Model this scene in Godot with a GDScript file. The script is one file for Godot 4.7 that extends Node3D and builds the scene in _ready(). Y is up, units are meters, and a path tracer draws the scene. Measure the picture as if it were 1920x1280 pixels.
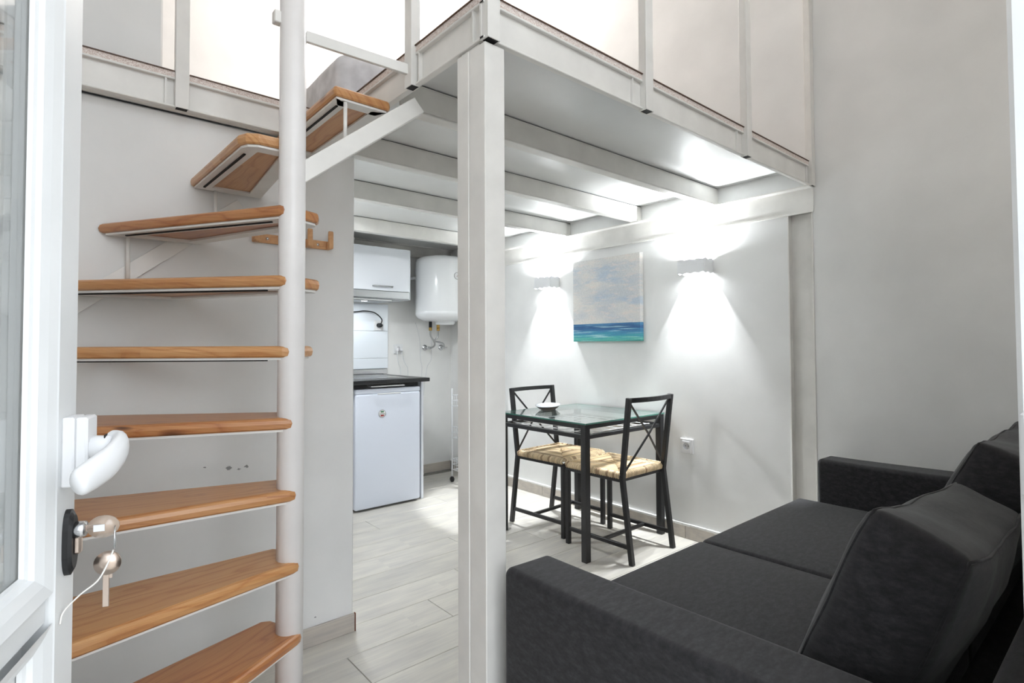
extends Node3D

# ---------------------------------------------------------------- helpers
var used := {}
var M := {}

func numbered(n: String) -> String:
	if not used.has(n):
		used[n] = 0
		return n
	used[n] += 1
	return "%s_%03d" % [n, used[n]]

func tag(o: Node, label: String, category: String, group := "", kind := "") -> Node:
	if label != "": o.set_meta("label", label)
	if category != "": o.set_meta("category", category)
	if group != "": o.set_meta("group", group)
	if kind != "": o.set_meta("kind", kind)
	return o

func thing(called: String, label: String, category: String, at := Vector3.ZERO, turn := 0.0, group := "") -> Node3D:
	var o := Node3D.new()
	o.name = numbered(called)
	add_child(o)
	o.position = at
	o.rotation.y = turn
	tag(o, label, category, group)
	return o

func structure(called: String, label: String) -> Node3D:
	var o := Node3D.new()
	o.name = called
	add_child(o)
	o.set_meta("kind", "structure")
	o.set_meta("label", label)
	return o

func st(smooth := false) -> SurfaceTool:
	var s := SurfaceTool.new()
	s.begin(Mesh.PRIMITIVE_TRIANGLES)
	s.set_smooth_group(0 if smooth else -1)
	return s

func mesh_of(s: SurfaceTool) -> ArrayMesh:
	s.generate_normals()
	return s.commit()

# commits the shapes of s as one named part of parent; world = the shapes were given in world axes of an unturned parent
func obj(called: String, s: SurfaceTool, mat: Material, parent: Node, world := false) -> MeshInstance3D:
	var o := MeshInstance3D.new()
	o.name = called
	o.mesh = mesh_of(s)
	o.material_override = mat
	parent.add_child(o, true)
	if world:
		var off := Vector3.ZERO
		var p = parent
		while p != self and p is Node3D:
			off += p.position
			p = p.get_parent()
		o.position = -off
	return o

func tri(s: SurfaceTool, a: Vector3, b: Vector3, c: Vector3, out: Vector3) -> void:
	if (b - a).cross(c - a).dot(out) > 0.0:
		var k := b
		b = c
		c = k
	s.add_vertex(a); s.add_vertex(b); s.add_vertex(c)

func quad(s: SurfaceTool, a: Vector3, b: Vector3, c: Vector3, d: Vector3, out: Vector3) -> void:
	tri(s, a, b, c, out)
	tri(s, a, c, d, out)

# box with chamfered edges
func box(s: SurfaceTool, c: Vector3, size: Vector3, bev := 0.0, b := Basis.IDENTITY) -> void:
	var h := size * 0.5
	bev = min(bev, min(h.x, min(h.y, h.z)) * 0.9)
	if bev <= 0.0:
		for ax in 3:
			for sg in [-1.0, 1.0]:
				var n := Vector3.ZERO; n[ax] = sg
				var u := Vector3.ZERO; u[(ax + 1) % 3] = h[(ax + 1) % 3]
				var v := Vector3.ZERO; v[(ax + 2) % 3] = h[(ax + 2) % 3]
				var m := n * h[ax]
				quad(s, c + b * (m - u - v), c + b * (m + u - v), c + b * (m + u + v), c + b * (m - u + v), b * n)
		return
	for ax in 3:
		var a1 := (ax + 1) % 3
		var a2 := (ax + 2) % 3
		for sg in [-1.0, 1.0]:
			var n := Vector3.ZERO; n[ax] = sg
			var u := Vector3.ZERO; u[a1] = h[a1] - bev
			var v := Vector3.ZERO; v[a2] = h[a2] - bev
			var m := n * h[ax]
			quad(s, c + b * (m - u - v), c + b * (m + u - v), c + b * (m + u + v), c + b * (m - u + v), b * n)
		# edges running along ax
		for s1 in [-1.0, 1.0]:
			for s2 in [-1.0, 1.0]:
				var p := Vector3.ZERO; p[a1] = s1 * h[a1]; p[a2] = s2 * (h[a2] - bev)
				var q := Vector3.ZERO; q[a1] = s1 * (h[a1] - bev); q[a2] = s2 * h[a2]
				var e := Vector3.ZERO; e[ax] = h[ax] - bev
				var o := Vector3.ZERO; o[a1] = s1; o[a2] = s2
				quad(s, c + b * (p - e), c + b * (p + e), c + b * (q + e), c + b * (q - e), b * o)
	for sx in [-1.0, 1.0]:
		for sy in [-1.0, 1.0]:
			for sz in [-1.0, 1.0]:
				var k := Vector3(sx, sy, sz)
				tri(s, c + b * (k * Vector3(h.x, h.y - bev, h.z - bev)), c + b * (k * Vector3(h.x - bev, h.y, h.z - bev)), c + b * (k * Vector3(h.x - bev, h.y - bev, h.z)), b * k)

# box from corner to corner
func bx(s: SurfaceTool, x0: float, x1: float, y0: float, y1: float, z0: float, z1: float, bev := 0.0) -> void:
	box(s, Vector3((x0 + x1) / 2, (y0 + y1) / 2, (z0 + z1) / 2), Vector3(abs(x1 - x0), abs(y1 - y0), abs(z1 - z0)), bev)

# straight bar of w (sideways) by h (up) from a to b
func bar(s: SurfaceTool, a: Vector3, b: Vector3, w: float, h: float, bev := 0.0, up := Vector3.UP) -> void:
	var d := (b - a).normalized()
	var side := d.cross(up)
	if side.length() < 0.01: side = d.cross(Vector3.RIGHT)
	side = side.normalized()
	var u := side.cross(d).normalized()
	box(s, (a + b) * 0.5, Vector3((b - a).length(), h, w), bev, Basis(d, u, d.cross(u)))

func tube(s: SurfaceTool, pts: Array, r: float, n := 8, caps := true) -> void:
	var rings := []
	var up := Vector3.UP
	for i in pts.size():
		var a: Vector3 = pts[max(i - 1, 0)]
		var b: Vector3 = pts[min(i + 1, pts.size() - 1)]
		var d := (b - a).normalized()
		var u := up - d * up.dot(d)
		if u.length() < 0.05:
			u = Vector3.RIGHT - d * d.x
			if u.length() < 0.05: u = Vector3.BACK - d * d.z
		u = u.normalized()
		up = u
		var v := d.cross(u)
		var ring := []
		for k in n:
			var t := TAU * k / n
			ring.append(pts[i] + (u * cos(t) + v * sin(t)) * r)
		rings.append(ring)
	for i in pts.size() - 1:
		for k in n:
			var k2 := (k + 1) % n
			var a: Vector3 = rings[i][k]
			var b: Vector3 = rings[i][k2]
			var c: Vector3 = rings[i + 1][k2]
			var d: Vector3 = rings[i + 1][k]
			quad(s, a, b, c, d, (a + b + c + d) * 0.25 - (pts[i] + pts[i + 1]) * 0.5)
	if caps:
		for e in [0, pts.size() - 1]:
			var out: Vector3 = pts[0] - pts[1] if e == 0 else pts[e] - pts[e - 1]
			for k in range(1, n - 1):
				tri(s, rings[e][0], rings[e][k], rings[e][k + 1], out)

# smooth curve through points
func curve(pts: Array, n := 6) -> Array:
	var out := []
	for i in pts.size() - 1:
		var p0: Vector3 = pts[max(i - 1, 0)]
		var p1: Vector3 = pts[i]
		var p2: Vector3 = pts[i + 1]
		var p3: Vector3 = pts[min(i + 2, pts.size() - 1)]
		for k in n:
			out.append(p1.cubic_interpolate(p2, p0, p3, float(k) / n))
	out.append(pts[-1])
	return out

# profile [(radius, y)] turned about the vertical through c
func lathe(s: SurfaceTool, c: Vector3, prof: Array, n := 32, b := Basis.IDENTITY) -> void:
	for i in prof.size() - 1:
		var p: Vector2 = prof[i]
		var q: Vector2 = prof[i + 1]
		var e := q - p
		for k in n:
			var t := TAU * k / n
			var t2 := TAU * (k + 1) / n
			var a := Vector3(cos(t), 0, sin(t))
			var a2 := Vector3(cos(t2), 0, sin(t2))
			var am := (a + a2) * 0.5
			var out := am * e.y + Vector3(0, -e.x, 0)
			var v1 := c + b * (a * p.x + Vector3(0, p.y, 0))
			var v2 := c + b * (a2 * p.x + Vector3(0, p.y, 0))
			var v3 := c + b * (a2 * q.x + Vector3(0, q.y, 0))
			var v4 := c + b * (a * q.x + Vector3(0, q.y, 0))
			if p.x > 1e-6: tri(s, v1, v2, v3, b * out)
			if q.x > 1e-6: tri(s, v1, v3, v4, b * out)

# soft box: half sizes, corner radius, m cells between corners; bend(p, n) -> p
func rbox(s: SurfaceTool, c: Vector3, h: Vector3, r: float, m := 4, b := Basis.IDENTITY, bend = null) -> void:
	var ts := []
	for ax in 3:
		var a := []
		for k in 4: a.append(-(h[ax] - r) - r * tan(PI / 4 * (1.0 - k / 4.0)))
		for k in m + 1: a.append(lerpf(-(h[ax] - r), h[ax] - r, float(k) / m))
		for k in 4: a.append((h[ax] - r) + r * tan(PI / 4 * ((k + 1) / 4.0)))
		ts.append(a)
	for ax in 3:
		var a1 := (ax + 1) % 3
		var a2 := (ax + 2) % 3
		for sg in [-1.0, 1.0]:
			var n := Vector3.ZERO; n[ax] = sg
			var g := []
			for i in ts[a1].size():
				var row := []
				for j in ts[a2].size():
					var q := Vector3.ZERO
					q[ax] = sg * h[ax]; q[a1] = ts[a1][i]; q[a2] = ts[a2][j]
					var inner := q.clamp(-(h - Vector3.ONE * r), h - Vector3.ONE * r)
					var d := (q - inner).normalized()
					var p := inner + d * r
					if bend != null: p = bend.call(p, d)
					row.append(c + b * p)
				g.append(row)
			for i in g.size() - 1:
				for j in g[0].size() - 1:
					quad(s, g[i][j], g[i + 1][j], g[i + 1][j + 1], g[i][j + 1], b * n)

func shrink(poly: Array, d: float) -> Array:
	var out := []
	var n := poly.size()
	var area := 0.0
	for i in n: area += poly[i].cross(poly[(i + 1) % n])
	var sg := 1.0 if area > 0 else -1.0
	for i in n:
		var a: Vector2 = (poly[i] - poly[(i + n - 1) % n]).normalized()
		var b: Vector2 = (poly[(i + 1) % n] - poly[i]).normalized()
		var na := Vector2(-a.y, a.x) * sg
		var nb := Vector2(-b.y, b.x) * sg
		var bis := (na + nb)
		var k: float = max(1.0 + na.dot(nb), 0.25)
		out.append(poly[i] + bis * (d / k))
	return out

# plan outline (x, z) built up through layers [(y, inset)], capped; grain: texture runs along dir
func slab(s: SurfaceTool, poly: Array, layers: Array, grain := Vector2.RIGHT, uvk := Vector2(1, 3.3), uvo := Vector2.ZERO) -> void:
	var rings := []
	for l in layers:
		var ring := []
		for p in shrink(poly, l.y): ring.append(Vector3(p.x, l.x, p.y))
		rings.append(ring)
	var n := poly.size()
	var mid := Vector2.ZERO
	for p in poly: mid += p / n
	var across := Vector2(-grain.y, grain.x)
	var put := func(a: Vector3, b: Vector3, c: Vector3, out: Vector3):
		var l := [a, b, c]
		if (b - a).cross(c - a).dot(out) > 0.0: l = [a, c, b]
		for v in l:
			var q := Vector2(v.x, v.z) - mid
			s.set_uv(Vector2(q.dot(grain) * uvk.x, (q.dot(across) + v.y * 0.9) * uvk.y) + uvo)
			s.add_vertex(v)
	for i in rings.size() - 1:
		for k in n:
			var k2 := (k + 1) % n
			var m3: Vector3 = (rings[i][k] + rings[i][k2] + rings[i + 1][k] + rings[i + 1][k2]) * 0.25
			var e: Vector2 = poly[k2] - poly[k]
			var o2 := Vector2(e.y, -e.x)
			if o2.dot((poly[k] + poly[k2]) * 0.5 - mid) < 0: o2 = -o2
			var dy: float = layers[i + 1].x - layers[i].x
			var din: float = layers[i + 1].y - layers[i].y
			o2 = o2.normalized()
			var out := Vector3(o2.x * abs(dy), din * sign(dy), o2.y * abs(dy)) if abs(dy) > 1e-6 else Vector3(0, 1 if i > 0 else -1, 0)
			put.call(rings[i][k], rings[i][k2], rings[i + 1][k2], out)
			put.call(rings[i][k], rings[i + 1][k2], rings[i + 1][k], out)
	for e in [0, rings.size() - 1]:
		var up: bool = layers[e].x >= layers[layers.size() - 1 - e].x
		var flat := PackedVector2Array()
		for v in rings[e]: flat.append(Vector2(v.x, v.z))
		var idx := Geometry2D.triangulate_polygon(flat)
		for k in range(0, idx.size(), 3):
			put.call(rings[e][idx[k]], rings[e][idx[k + 1]], rings[e][idx[k + 2]], Vector3.UP if up else Vector3.DOWN)

# ---------------------------------------------------------------- materials
func noise(seed_: int, freq: float, octaves := 4) -> FastNoiseLite:
	var n := FastNoiseLite.new()
	n.noise_type = FastNoiseLite.TYPE_SIMPLEX_SMOOTH
	n.seed = seed_
	n.frequency = freq
	n.fractal_octaves = octaves
	return n

func tex(w: int, h: int, f: Callable) -> ImageTexture:
	var im := Image.create(w, h, true, Image.FORMAT_RGB8)
	for y in h:
		for x in w:
			im.set_pixel(x, y, f.call(x, y))
	im.generate_mipmaps()
	return ImageTexture.create_from_image(im)

func c8(r: int, g: int, b: int) -> Color:
	return Color8(r, g, b)

func mat(col: Color, rough := 0.6, metal := 0.0) -> StandardMaterial3D:
	var m := StandardMaterial3D.new()
	m.albedo_color = col
	m.roughness = rough
	m.metallic = metal
	return m

# speckled / mottled paint: texture around white times the colour, triplanar
func mottled(col: Color, amount: float, seed_: int, freq: float, scale_: float, rough: float, relief := 0.0, size := 256) -> StandardMaterial3D:
	var m := mat(col, rough)
	var n := noise(seed_, freq)
	var im: Image = n.get_seamless_image(size, size)
	var t := tex(size, size, func(x, y):
		var v: float = 1.0 - amount * im.get_pixel(x, y).r
		return Color(v, v, v))
	m.albedo_texture = t
	m.uv1_triplanar = true
	m.uv1_world_triplanar = true
	m.uv1_scale = Vector3.ONE * scale_
	if relief > 0.0:
		m.heightmap_enabled = true
		m.heightmap_texture = t
		m.heightmap_scale = relief
	return m

func wood_tex(seed_: int, pale: Color, mid_: Color, dark: Color, knots: Array) -> ImageTexture:
	var a := noise(seed_, 0.012, 3)
	var b := noise(seed_ + 7, 0.05, 2)
	var w := 512
	var h := 192
	return tex(w, h, func(x, y):
		var u := float(x)
		var v := float(y)
		var pull := 0.0
		var kn := 0.0
		for k in knots:
			var dx: float = (u - k.x) / k.z
			var dy: float = (v - k.y) / (k.z * 0.42)
			var d := sqrt(dx * dx + dy * dy)
			pull += 14.0 * exp(-d * d * 0.25) * sign(dy)
			kn = max(kn, clampf(1.25 - d, 0.0, 1.0))
		var wob := a.get_noise_2d(u * 0.5, v * 1.2) * 26.0
		var ring := sin((v + wob - pull) * 0.30) * 0.5 + 0.5
		ring = pow(ring, 2.2)
		var fine := b.get_noise_2d(u * 0.12, v * 9.0) * 0.5 + 0.5
		var c := pale.lerp(mid_, clampf(ring * 0.40 + fine * 0.5 + 0.15, 0, 1))
		c = c.lerp(dark, clampf(fine * fine * 0.25 + (0.16 if ring > 0.9 else 0.0), 0, 0.5))
		return c.lerp(dark * 0.62, kn * 0.85))

func make_materials() -> void:
	M.wall = mottled(c8(233, 233, 231), 0.05, 3, 0.012, 0.6, 0.85, 0.06)
	M.ceiling = mottled(c8(236, 235, 232), 0.04, 4, 0.012, 0.6, 0.9)
	M.steel = mottled(c8(231, 229, 224), 0.06, 5, 0.02, 1.2, 0.38, 0.03)
	M.panel = mottled(c8(232, 233, 232), 0.03, 6, 0.01, 0.8, 0.24)
	M.osb = osb_material()
	M.laminate = mottled(c8(112, 84, 66), 0.4, 9, 0.05, 6.0, 0.5)
	M.black = mat(c8(20, 20, 22), 0.5)
	M.rubber = mat(c8(16, 16, 18), 0.75)
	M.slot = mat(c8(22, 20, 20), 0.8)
	M.pole = mottled(c8(233, 230, 228), 0.04, 11, 0.02, 1.5, 0.32)
	M.wood = []
	var spec := [[21, c8(198, 152, 101), c8(176, 119, 71), c8(130, 74, 42), [Vector3(120, 70, 12), Vector3(390, 130, 9)]],
		[34, c8(190, 140, 90), c8(165, 103, 59), c8(115, 63, 36), [Vector3(300, 60, 15), Vector3(350, 66, 9)]],
		[47, c8(202, 158, 108), c8(180, 125, 75), c8(136, 80, 46), [Vector3(210, 110, 10)]]]
	for q in spec:
		var m := mat(Color.WHITE, 0.36)
		m.albedo_texture = wood_tex(q[0], q[1], q[2], q[3], q[4])
		m.clearcoat_enabled = true
		m.clearcoat = 0.25
		m.clearcoat_roughness = 0.3
		M.wood.append(m)
	M.bamboo = mat(Color.WHITE, 0.5)
	M.bamboo.albedo_texture = wood_tex(61, c8(214, 168, 122), c8(200, 150, 104), c8(172, 120, 78), [])
	M.bamboo.uv1_triplanar = true
	M.bamboo.uv1_scale = Vector3.ONE * 4.0
	M.tiles = []
	for k in 4: M.tiles.append(floor_material(k))
	M.grout = mottled(c8(150, 146, 138), 0.2, 71, 0.06, 5.0, 0.9)
	M.skirt = floor_material(9, c8(186, 179, 170))
	M.clay = mat(c8(108, 66, 46), 0.9)
	M.fabric = fabric_material(c8(41, 40, 43), 81)
	M.seam = mat(c8(26, 26, 28), 0.9)
	M.iron = mottled(c8(34, 34, 36), 0.25, 91, 0.05, 8.0, 0.42)
	M.glass = glass_material(Color(0.60, 0.72, 0.69), 0.11)
	M.glass_edge = mat(c8(62, 112, 98), 0.15)
	M.pane = glass_material(Color(0.55, 0.62, 0.62), 0.12)
	M.plastic = mat(c8(222, 223, 224), 0.3)
	M.plastic_soft = mat(c8(226, 227, 228), 0.45)
	M.fridge = mottled(c8(222, 228, 240), 0.015, 101, 0.1, 10.0, 0.28)
	M.gloss_white = mat(c8(232, 236, 242), 0.16)
	M.enamel = mat(c8(238, 240, 241), 0.18)
	M.stone = mottled(c8(34, 35, 37), 0.45, 111, 0.12, 4.0, 0.35)
	M.hob = mat(c8(20, 22, 24), 0.12)
	M.chrome = mat(c8(205, 206, 208), 0.22, 1.0)
	M.brushed = mottled(c8(196, 197, 198), 0.12, 121, 0.05, 8.0, 0.32)
	M.brushed.metallic = 1.0
	M.hood = mat(c8(150, 152, 153), 0.38, 1.0)
	M.brass = mat(c8(196, 160, 92), 0.3, 1.0)
	M.nickel = mat(c8(222, 204, 190), 0.3, 1.0)
	M.wire_white = mat(c8(232, 234, 236), 0.4)
	M.sheet = mottled(c8(222, 221, 223), 0.16, 131, 0.02, 2.2, 0.95, 0.12)
	M.door = mottled(c8(226, 228, 228), 0.05, 141, 0.01, 2.0, 0.3)
	M.cord = mat(c8(225, 222, 216), 0.9)
	M.scuff = mottled(c8(196, 196, 195), 0.5, 171, 0.2, 20.0, 0.9)
	M.splash = mat(c8(226, 232, 238), 0.12)
	M.bow = glass_material(Color(0.78, 0.72, 0.66), 0.55)
	M.badge_white = mat(c8(232, 232, 230), 0.3)
	M.badge_grey = mat(c8(130, 130, 128), 0.4)
	M.badge_green = mat(c8(62, 116, 84), 0.4)
	M.badge_red = mat(c8(150, 42, 48), 0.4)
	M.cable_grey = mat(c8(220, 222, 224), 0.5)
	M.well = mat(c8(214, 215, 217), 0.4)
	M.canvas_edge = mottled(c8(206, 212, 216), 0.1, 161, 0.05, 6.0, 0.8)
	M.seascape = seascape()
	M.led_cool = glow(Color(0.97, 0.988, 1.0), 6.0)
	M.pavement = mottled(c8(176, 172, 165), 0.3, 151, 0.05, 2.0, 0.9)

func seascape() -> StandardMaterial3D:
	var a := noise(611, 0.0042, 4)
	var b := noise(612, 0.05, 3)
	var c := noise(613, 0.03, 4)
	var n := 384
	var m := mat(Color.WHITE, 0.8)
	m.albedo_texture = tex(n, n, func(x, y):
		var v := float(y) / n
		var u := float(x)
		var col := c8(176, 180, 184)
		if v < 0.775:
			var k1 := a.get_noise_2d(u * 0.7, y * 1.7)
			var k2 := a.get_noise_2d(u * 0.6 + 900.0, y * 2.2)
			var k3 := b.get_noise_2d(u * 0.25, y * 1.1)
			col = c8(196, 200, 204).lerp(c8(218, 215, 210), clampf(0.45 + k1 * 1.4 + (0.25 if v > 0.55 else 0.0), 0, 1))
			var blue := clampf((k2 - 0.05) * 3.0, 0, 1) * (1.0 if v > 0.12 and v < 0.6 else 0.3)
			col = col.lerp(c8(172, 189, 206), blue * 0.7)
			col = col.lerp(c8(226, 214, 208), clampf((k3 - 0.15) * 2.0, 0, 0.5))
		else:
			var t := (v - 0.775) / 0.225
			var w := c.get_noise_2d(u * 0.22, y * 4.5)
			var stops := [c8(74, 126, 166), c8(44, 84, 128), c8(70, 128, 168), c8(66, 150, 168), c8(92, 176, 164), c8(60, 140, 132)]
			var f := clampf(t * 5.0 + w * 1.1, 0, 4.999)
			col = stops[int(f)].lerp(stops[int(f) + 1], f - int(f))
			var foam := c.get_noise_2d(u * 0.10 + 300.0, y * 3.0)
			col = col.lerp(c8(186, 214, 216), clampf((foam - 0.25) * 4.0, 0, 0.7))
		return col * (1.0 + 0.05 * b.get_noise_2d(u * 2.0, y * 2.0)))
	return m

func osb_material() -> StandardMaterial3D:
	var a := noise(17, 0.09, 3)
	var b := noise(18, 0.22, 2)
	var m := mat(Color.WHITE, 0.85)
	m.albedo_texture = tex(512, 128, func(x, y):
		var v := a.get_noise_2d(x * 0.6, y * 1.6)
		var f := b.get_noise_2d(x * 1.0, y * 1.0)
		var c := c8(214, 200, 192).lerp(c8(236, 229, 224), clampf(0.5 + v, 0, 1))
		return c.lerp(c8(168, 140, 126), clampf((f - 0.16) * 3.0, 0, 0.6)))
	m.uv1_triplanar = true
	m.uv1_world_triplanar = true
	m.uv1_scale = Vector3(2.2, 9, 2.2)
	return m

func floor_material(k: int, base := Color8(198, 194, 186)) -> StandardMaterial3D:
	var a := noise(200 + k, 0.01, 4)
	var b := noise(230 + k, 0.06, 3)
	var tint: float = [0.0, 0.028, -0.022, 0.012, 0, 0, 0, 0, 0, 0.0][k]
	var m := mat(Color.WHITE, 0.34)
	m.albedo_texture = tex(512, 128, func(x, y):
		var g := b.get_noise_2d(x * 0.10, y * 3.2) * 0.055 + a.get_noise_2d(x * 0.7, y * 2.4) * 0.07
		var v := 1.0 + tint + g
		return Color(base.r * v, base.g * v, base.b * (v - 0.2 * g)))
	m.uv1_triplanar = true
	m.uv1_scale = Vector3(0.83, 4.0, 4.0)
	m.uv1_offset = Vector3(0.13 * k, 0.37 * k, 0.21 * k)
	return m

func fabric_material(col: Color, seed_: int) -> StandardMaterial3D:
	var a := noise(seed_, 0.018, 4)
	var b := noise(seed_ + 1, 0.35, 2)
	var n := 512
	var ia: Image = a.get_seamless_image(n, n)
	var ib: Image = b.get_seamless_image(n, n)
	var m := mat(Color.WHITE, 0.92)
	var t := tex(n, n, func(x, y):
		var v: float = ia.get_pixel(x, (y * 2) % n).r * 0.6 + ia.get_pixel((x * 3) % n, (y * 5) % n).r * 0.4
		var w: float = ib.get_pixel((x * 2) % n, y).r * 0.6 + ib.get_pixel(x, (y * 3) % n).r * 0.4
		var k := 0.22 + 1.15 * v + 0.75 * (w - 0.5)
		return Color(col.r * k, col.g * k, col.b * k))
	m.albedo_texture = t
	m.heightmap_enabled = true
	m.heightmap_texture = t
	m.heightmap_scale = 0.10
	m.uv1_triplanar = true
	m.uv1_scale = Vector3.ONE * 2.6
	m.rim_enabled = true
	m.rim = 0.22
	m.rim_tint = 0.4
	return m

func glass_material(col: Color, alpha: float) -> StandardMaterial3D:
	var m := mat(Color(col.r, col.g, col.b, alpha), 0.03)
	m.transparency = BaseMaterial3D.TRANSPARENCY_ALPHA
	m.metallic_specular = 0.6
	return m

func glow(col: Color, energy: float) -> StandardMaterial3D:
	var m := mat(c8(245, 245, 245), 0.5)
	m.emission_enabled = true
	m.emission = col
	m.emission_energy_multiplier = energy
	return m

# ---------------------------------------------------------------- measures (metres; camera stands at x 0, z 0)
const XW := 2.849      # wall with the painting
const ZK := -4.22      # kitchen wall
const ZS := -2.09      # stair wall
const YB := 1.888      # underside of the loft beams
const YP := 1.985      # underside of the loft panels
const YF := 2.006      # loft floor
const ZF := -1.076     # front face of the loft
const XR := 0.827      # side face of the loft at the stairwell
const YC := 4.25       # ceiling

func _ready() -> void:
	# camera
	var cam := Camera3D.new()
	cam.name = "camera"
	add_child(cam)
	cam.position = Vector3(0, 1.12, 0)
	cam.rotation = Vector3(deg_to_rad(1.569), deg_to_rad(-40.845), deg_to_rad(-0.254))
	cam.projection = Camera3D.PROJECTION_FRUSTUM
	cam.near = 0.05
	cam.far = 60.0
	cam.size = 1280.0 * 0.05 / 1034.5
	cam.frustum_offset = Vector2((960.0 - 968.38) / 1034.5, (618.17 - 640.0) / 1034.5) * 0.05
	cam.current = true
	# sky seen through the entrance, exposure
	var we := WorldEnvironment.new()
	we.name = "environment"
	var env := Environment.new()
	env.background_mode = Environment.BG_SKY
	var sky := Sky.new()
	var sm := ProceduralSkyMaterial.new()
	sm.sky_top_color = Color(0.90, 0.925, 0.955)
	sm.sky_horizon_color = Color(0.93, 0.942, 0.957)
	sm.ground_bottom_color = Color(0.62, 0.60, 0.57)
	sm.ground_horizon_color = Color(0.80, 0.80, 0.78)
	sm.sky_energy_multiplier = SKY
	sm.ground_energy_multiplier = SKY * 0.6
	sm.sun_angle_max = 0.0
	sky.sky_material = sm
	env.sky = sky
	env.tonemap_mode = Environment.TONE_MAPPER_LINEAR
	env.tonemap_exposure = 1.16
	env.sdfgi_enabled = true
	env.ssao_enabled = true
	env.ssil_enabled = true
	we.environment = env
	add_child(we)
	make_materials()
	build_room()
	build_loft()
	build_stairs()
	build_door()
	build_sofa()
	build_dining()
	build_kitchen()
	build_wall_things()
	build_loft_things()

const SKY := 1.95

# ---------------------------------------------------------------- room shell
func build_room() -> void:
	var f := structure("floor", "pale greige wood-look plank tiles")
	var s := st()
	bx(s, -0.6, XW + 0.1, -0.12, -0.008, ZK - 0.1, 0.34)
	obj("slab", s, M.grout, f)
	# plank tiles run along x, 0.2 wide and 1.2 long; joints as in the photograph at x 0.852 (row ending z -1.725) and x 1.312 (next row)
	var starts := [0.852, 1.312, 0.39, 1.02, 0.62]
	var meshes := {}
	for row in 22:
		var z1 := 0.275 - row * 0.2
		var z0: float = max(z1 - 0.2, ZK)
		if z1 - z0 < 0.03: continue
		var ofs: float = starts[(row + 0) % 5]
		if abs(z1 + 1.725) < 0.01: ofs = 0.852
		if abs(z1 + 1.925) < 0.01: ofs = 1.312
		var x: float = ofs - 1.2 * ceil((ofs + 0.5) / 1.2)
		while x < XW:
			var a: float = max(x, -0.55)
			var b: float = min(x + 1.2, XW)
			if b - a > 0.02:
				var key := "%.3f_%.3f_%d" % [b - a, z1 - z0, (row * 3 + int(round(x * 7.0))) % 2]
				if not meshes.has(key):
					var q := st()
					bx(q, 0.0012, b - a - 0.0012, -0.008, 0.0, 0.0012, z1 - z0 - 0.0012, 0.0012)
					meshes[key] = mesh_of(q)
				var o := MeshInstance3D.new()
				o.name = "tile"
				o.mesh = meshes[key]
				o.material_override = M.tiles[posmod(row * 7 + int(floor(x * 3.0)) * 5, 4)]
				f.add_child(o, true)
				o.position = Vector3(a, 0, z0)
			x += 1.2
	# walls
	var w := structure("wall_right", "white plaster wall carrying the seascape canvas")
	s = st(); bx(s, XW, XW + 0.12, -0.1, YC, ZK - 0.1, -1.199); obj("plaster", s, M.wall, w)
	s = st(); bx(s, XW, XW + 0.12, -0.1, YC, -1.078, 0.3); obj("plaster", s, M.wall, w)
	s = st(); bx(s, XW + 0.06, XW + 0.12, -0.1, YC, -1.199, -1.078); obj("plaster", s, M.wall, w)
	s = st(); bx(s, XW, XW + 0.06, YB - 0.002, YC, -1.199, -1.078); obj("plaster", s, M.wall, w)
	w = structure("wall_back", "white kitchen wall")
	s = st(); bx(s, -0.6, XW + 0.12, -0.1, YC, ZK - 0.12, ZK); obj("plaster", s, M.wall, w)
	for r in 3:
		for k in 3:
			s = st()
			var x1 := 2.216 - k * 0.45
			var y0: float = 0.93 + (0.086 if r > 0 else 0.0) + max(r - 1, 0) * 0.224
			var y1: float = [1.016, 1.24, 1.464][r]
			bx(s, x1 - 0.449, x1 - 0.001, y0 + 0.001, y1 - 0.001, ZK, ZK + 0.008, 0.0015)
			obj("tile", s, M.splash, w)
	w = structure("wall_stair", "white plaster wall beside the stairs")
	s = st(); bx(s, -0.6, 0.95, -0.1, YB - 0.002, ZS - 0.13, ZS, 0.006); obj("plaster", s, M.wall, w)
	s = st(); bx(s, 0.83, 0.95, -0.1, YB - 0.002, ZK, ZS - 0.131); obj("plaster", s, M.wall, w)
	var rs := RandomNumberGenerator.new()
	rs.seed = 8
	for q in [[0.50, 0.702, 0.010], [0.53, 0.694, 0.006], [0.555, 0.70, 0.008], [0.425, 0.715, 0.005], [0.80, 0.10, 0.004]]:
		s = st()
		var pts := []
		for k in 9: pts.append(Vector3(q[0] + cos(TAU * k / 9) * q[2] * rs.randf_range(0.5, 1.4), q[1] + sin(TAU * k / 9) * q[2] * rs.randf_range(0.3, 0.8), ZS + 0.0006))
		for k in 9: tri(s, Vector3(q[0], q[1], ZS + 0.0008), pts[k], pts[(k + 1) % 9], Vector3.BACK)
		obj("scuff", s, M.scuff, w)
	w = structure("wall_loft", "white plaster wall standing on the loft")
	s = st(); bx(s, -0.6, 0.29, YF + 0.001, YC, ZS - 0.13, ZS, 0.006); obj("plaster", s, M.wall, w)
	w = structure("wall_left", "white plaster wall at the left")
	s = st(); bx(s, -0.7, -0.55, -0.1, YC, ZK - 0.12, 0.3); obj("plaster", s, M.wall, w)
	w = structure("wall_front", "white plaster wall with the entrance")
	s = st(); bx(s, -0.7, -0.26, -0.1, YC, -0.02, 0.3); obj("plaster", s, M.wall, w)
	s = st(); bx(s, 0.71, XW + 0.12, -0.1, 2.35, -0.02, 0.3); obj("plaster", s, M.wall, w)
	s = st(); bx(s, 0.71, 0.85, 2.35, YC, -0.02, 0.3); obj("plaster", s, M.wall, w)
	s = st(); bx(s, 1.75, XW + 0.12, 2.35, YC, -0.02, 0.3); obj("plaster", s, M.wall, w)
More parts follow.
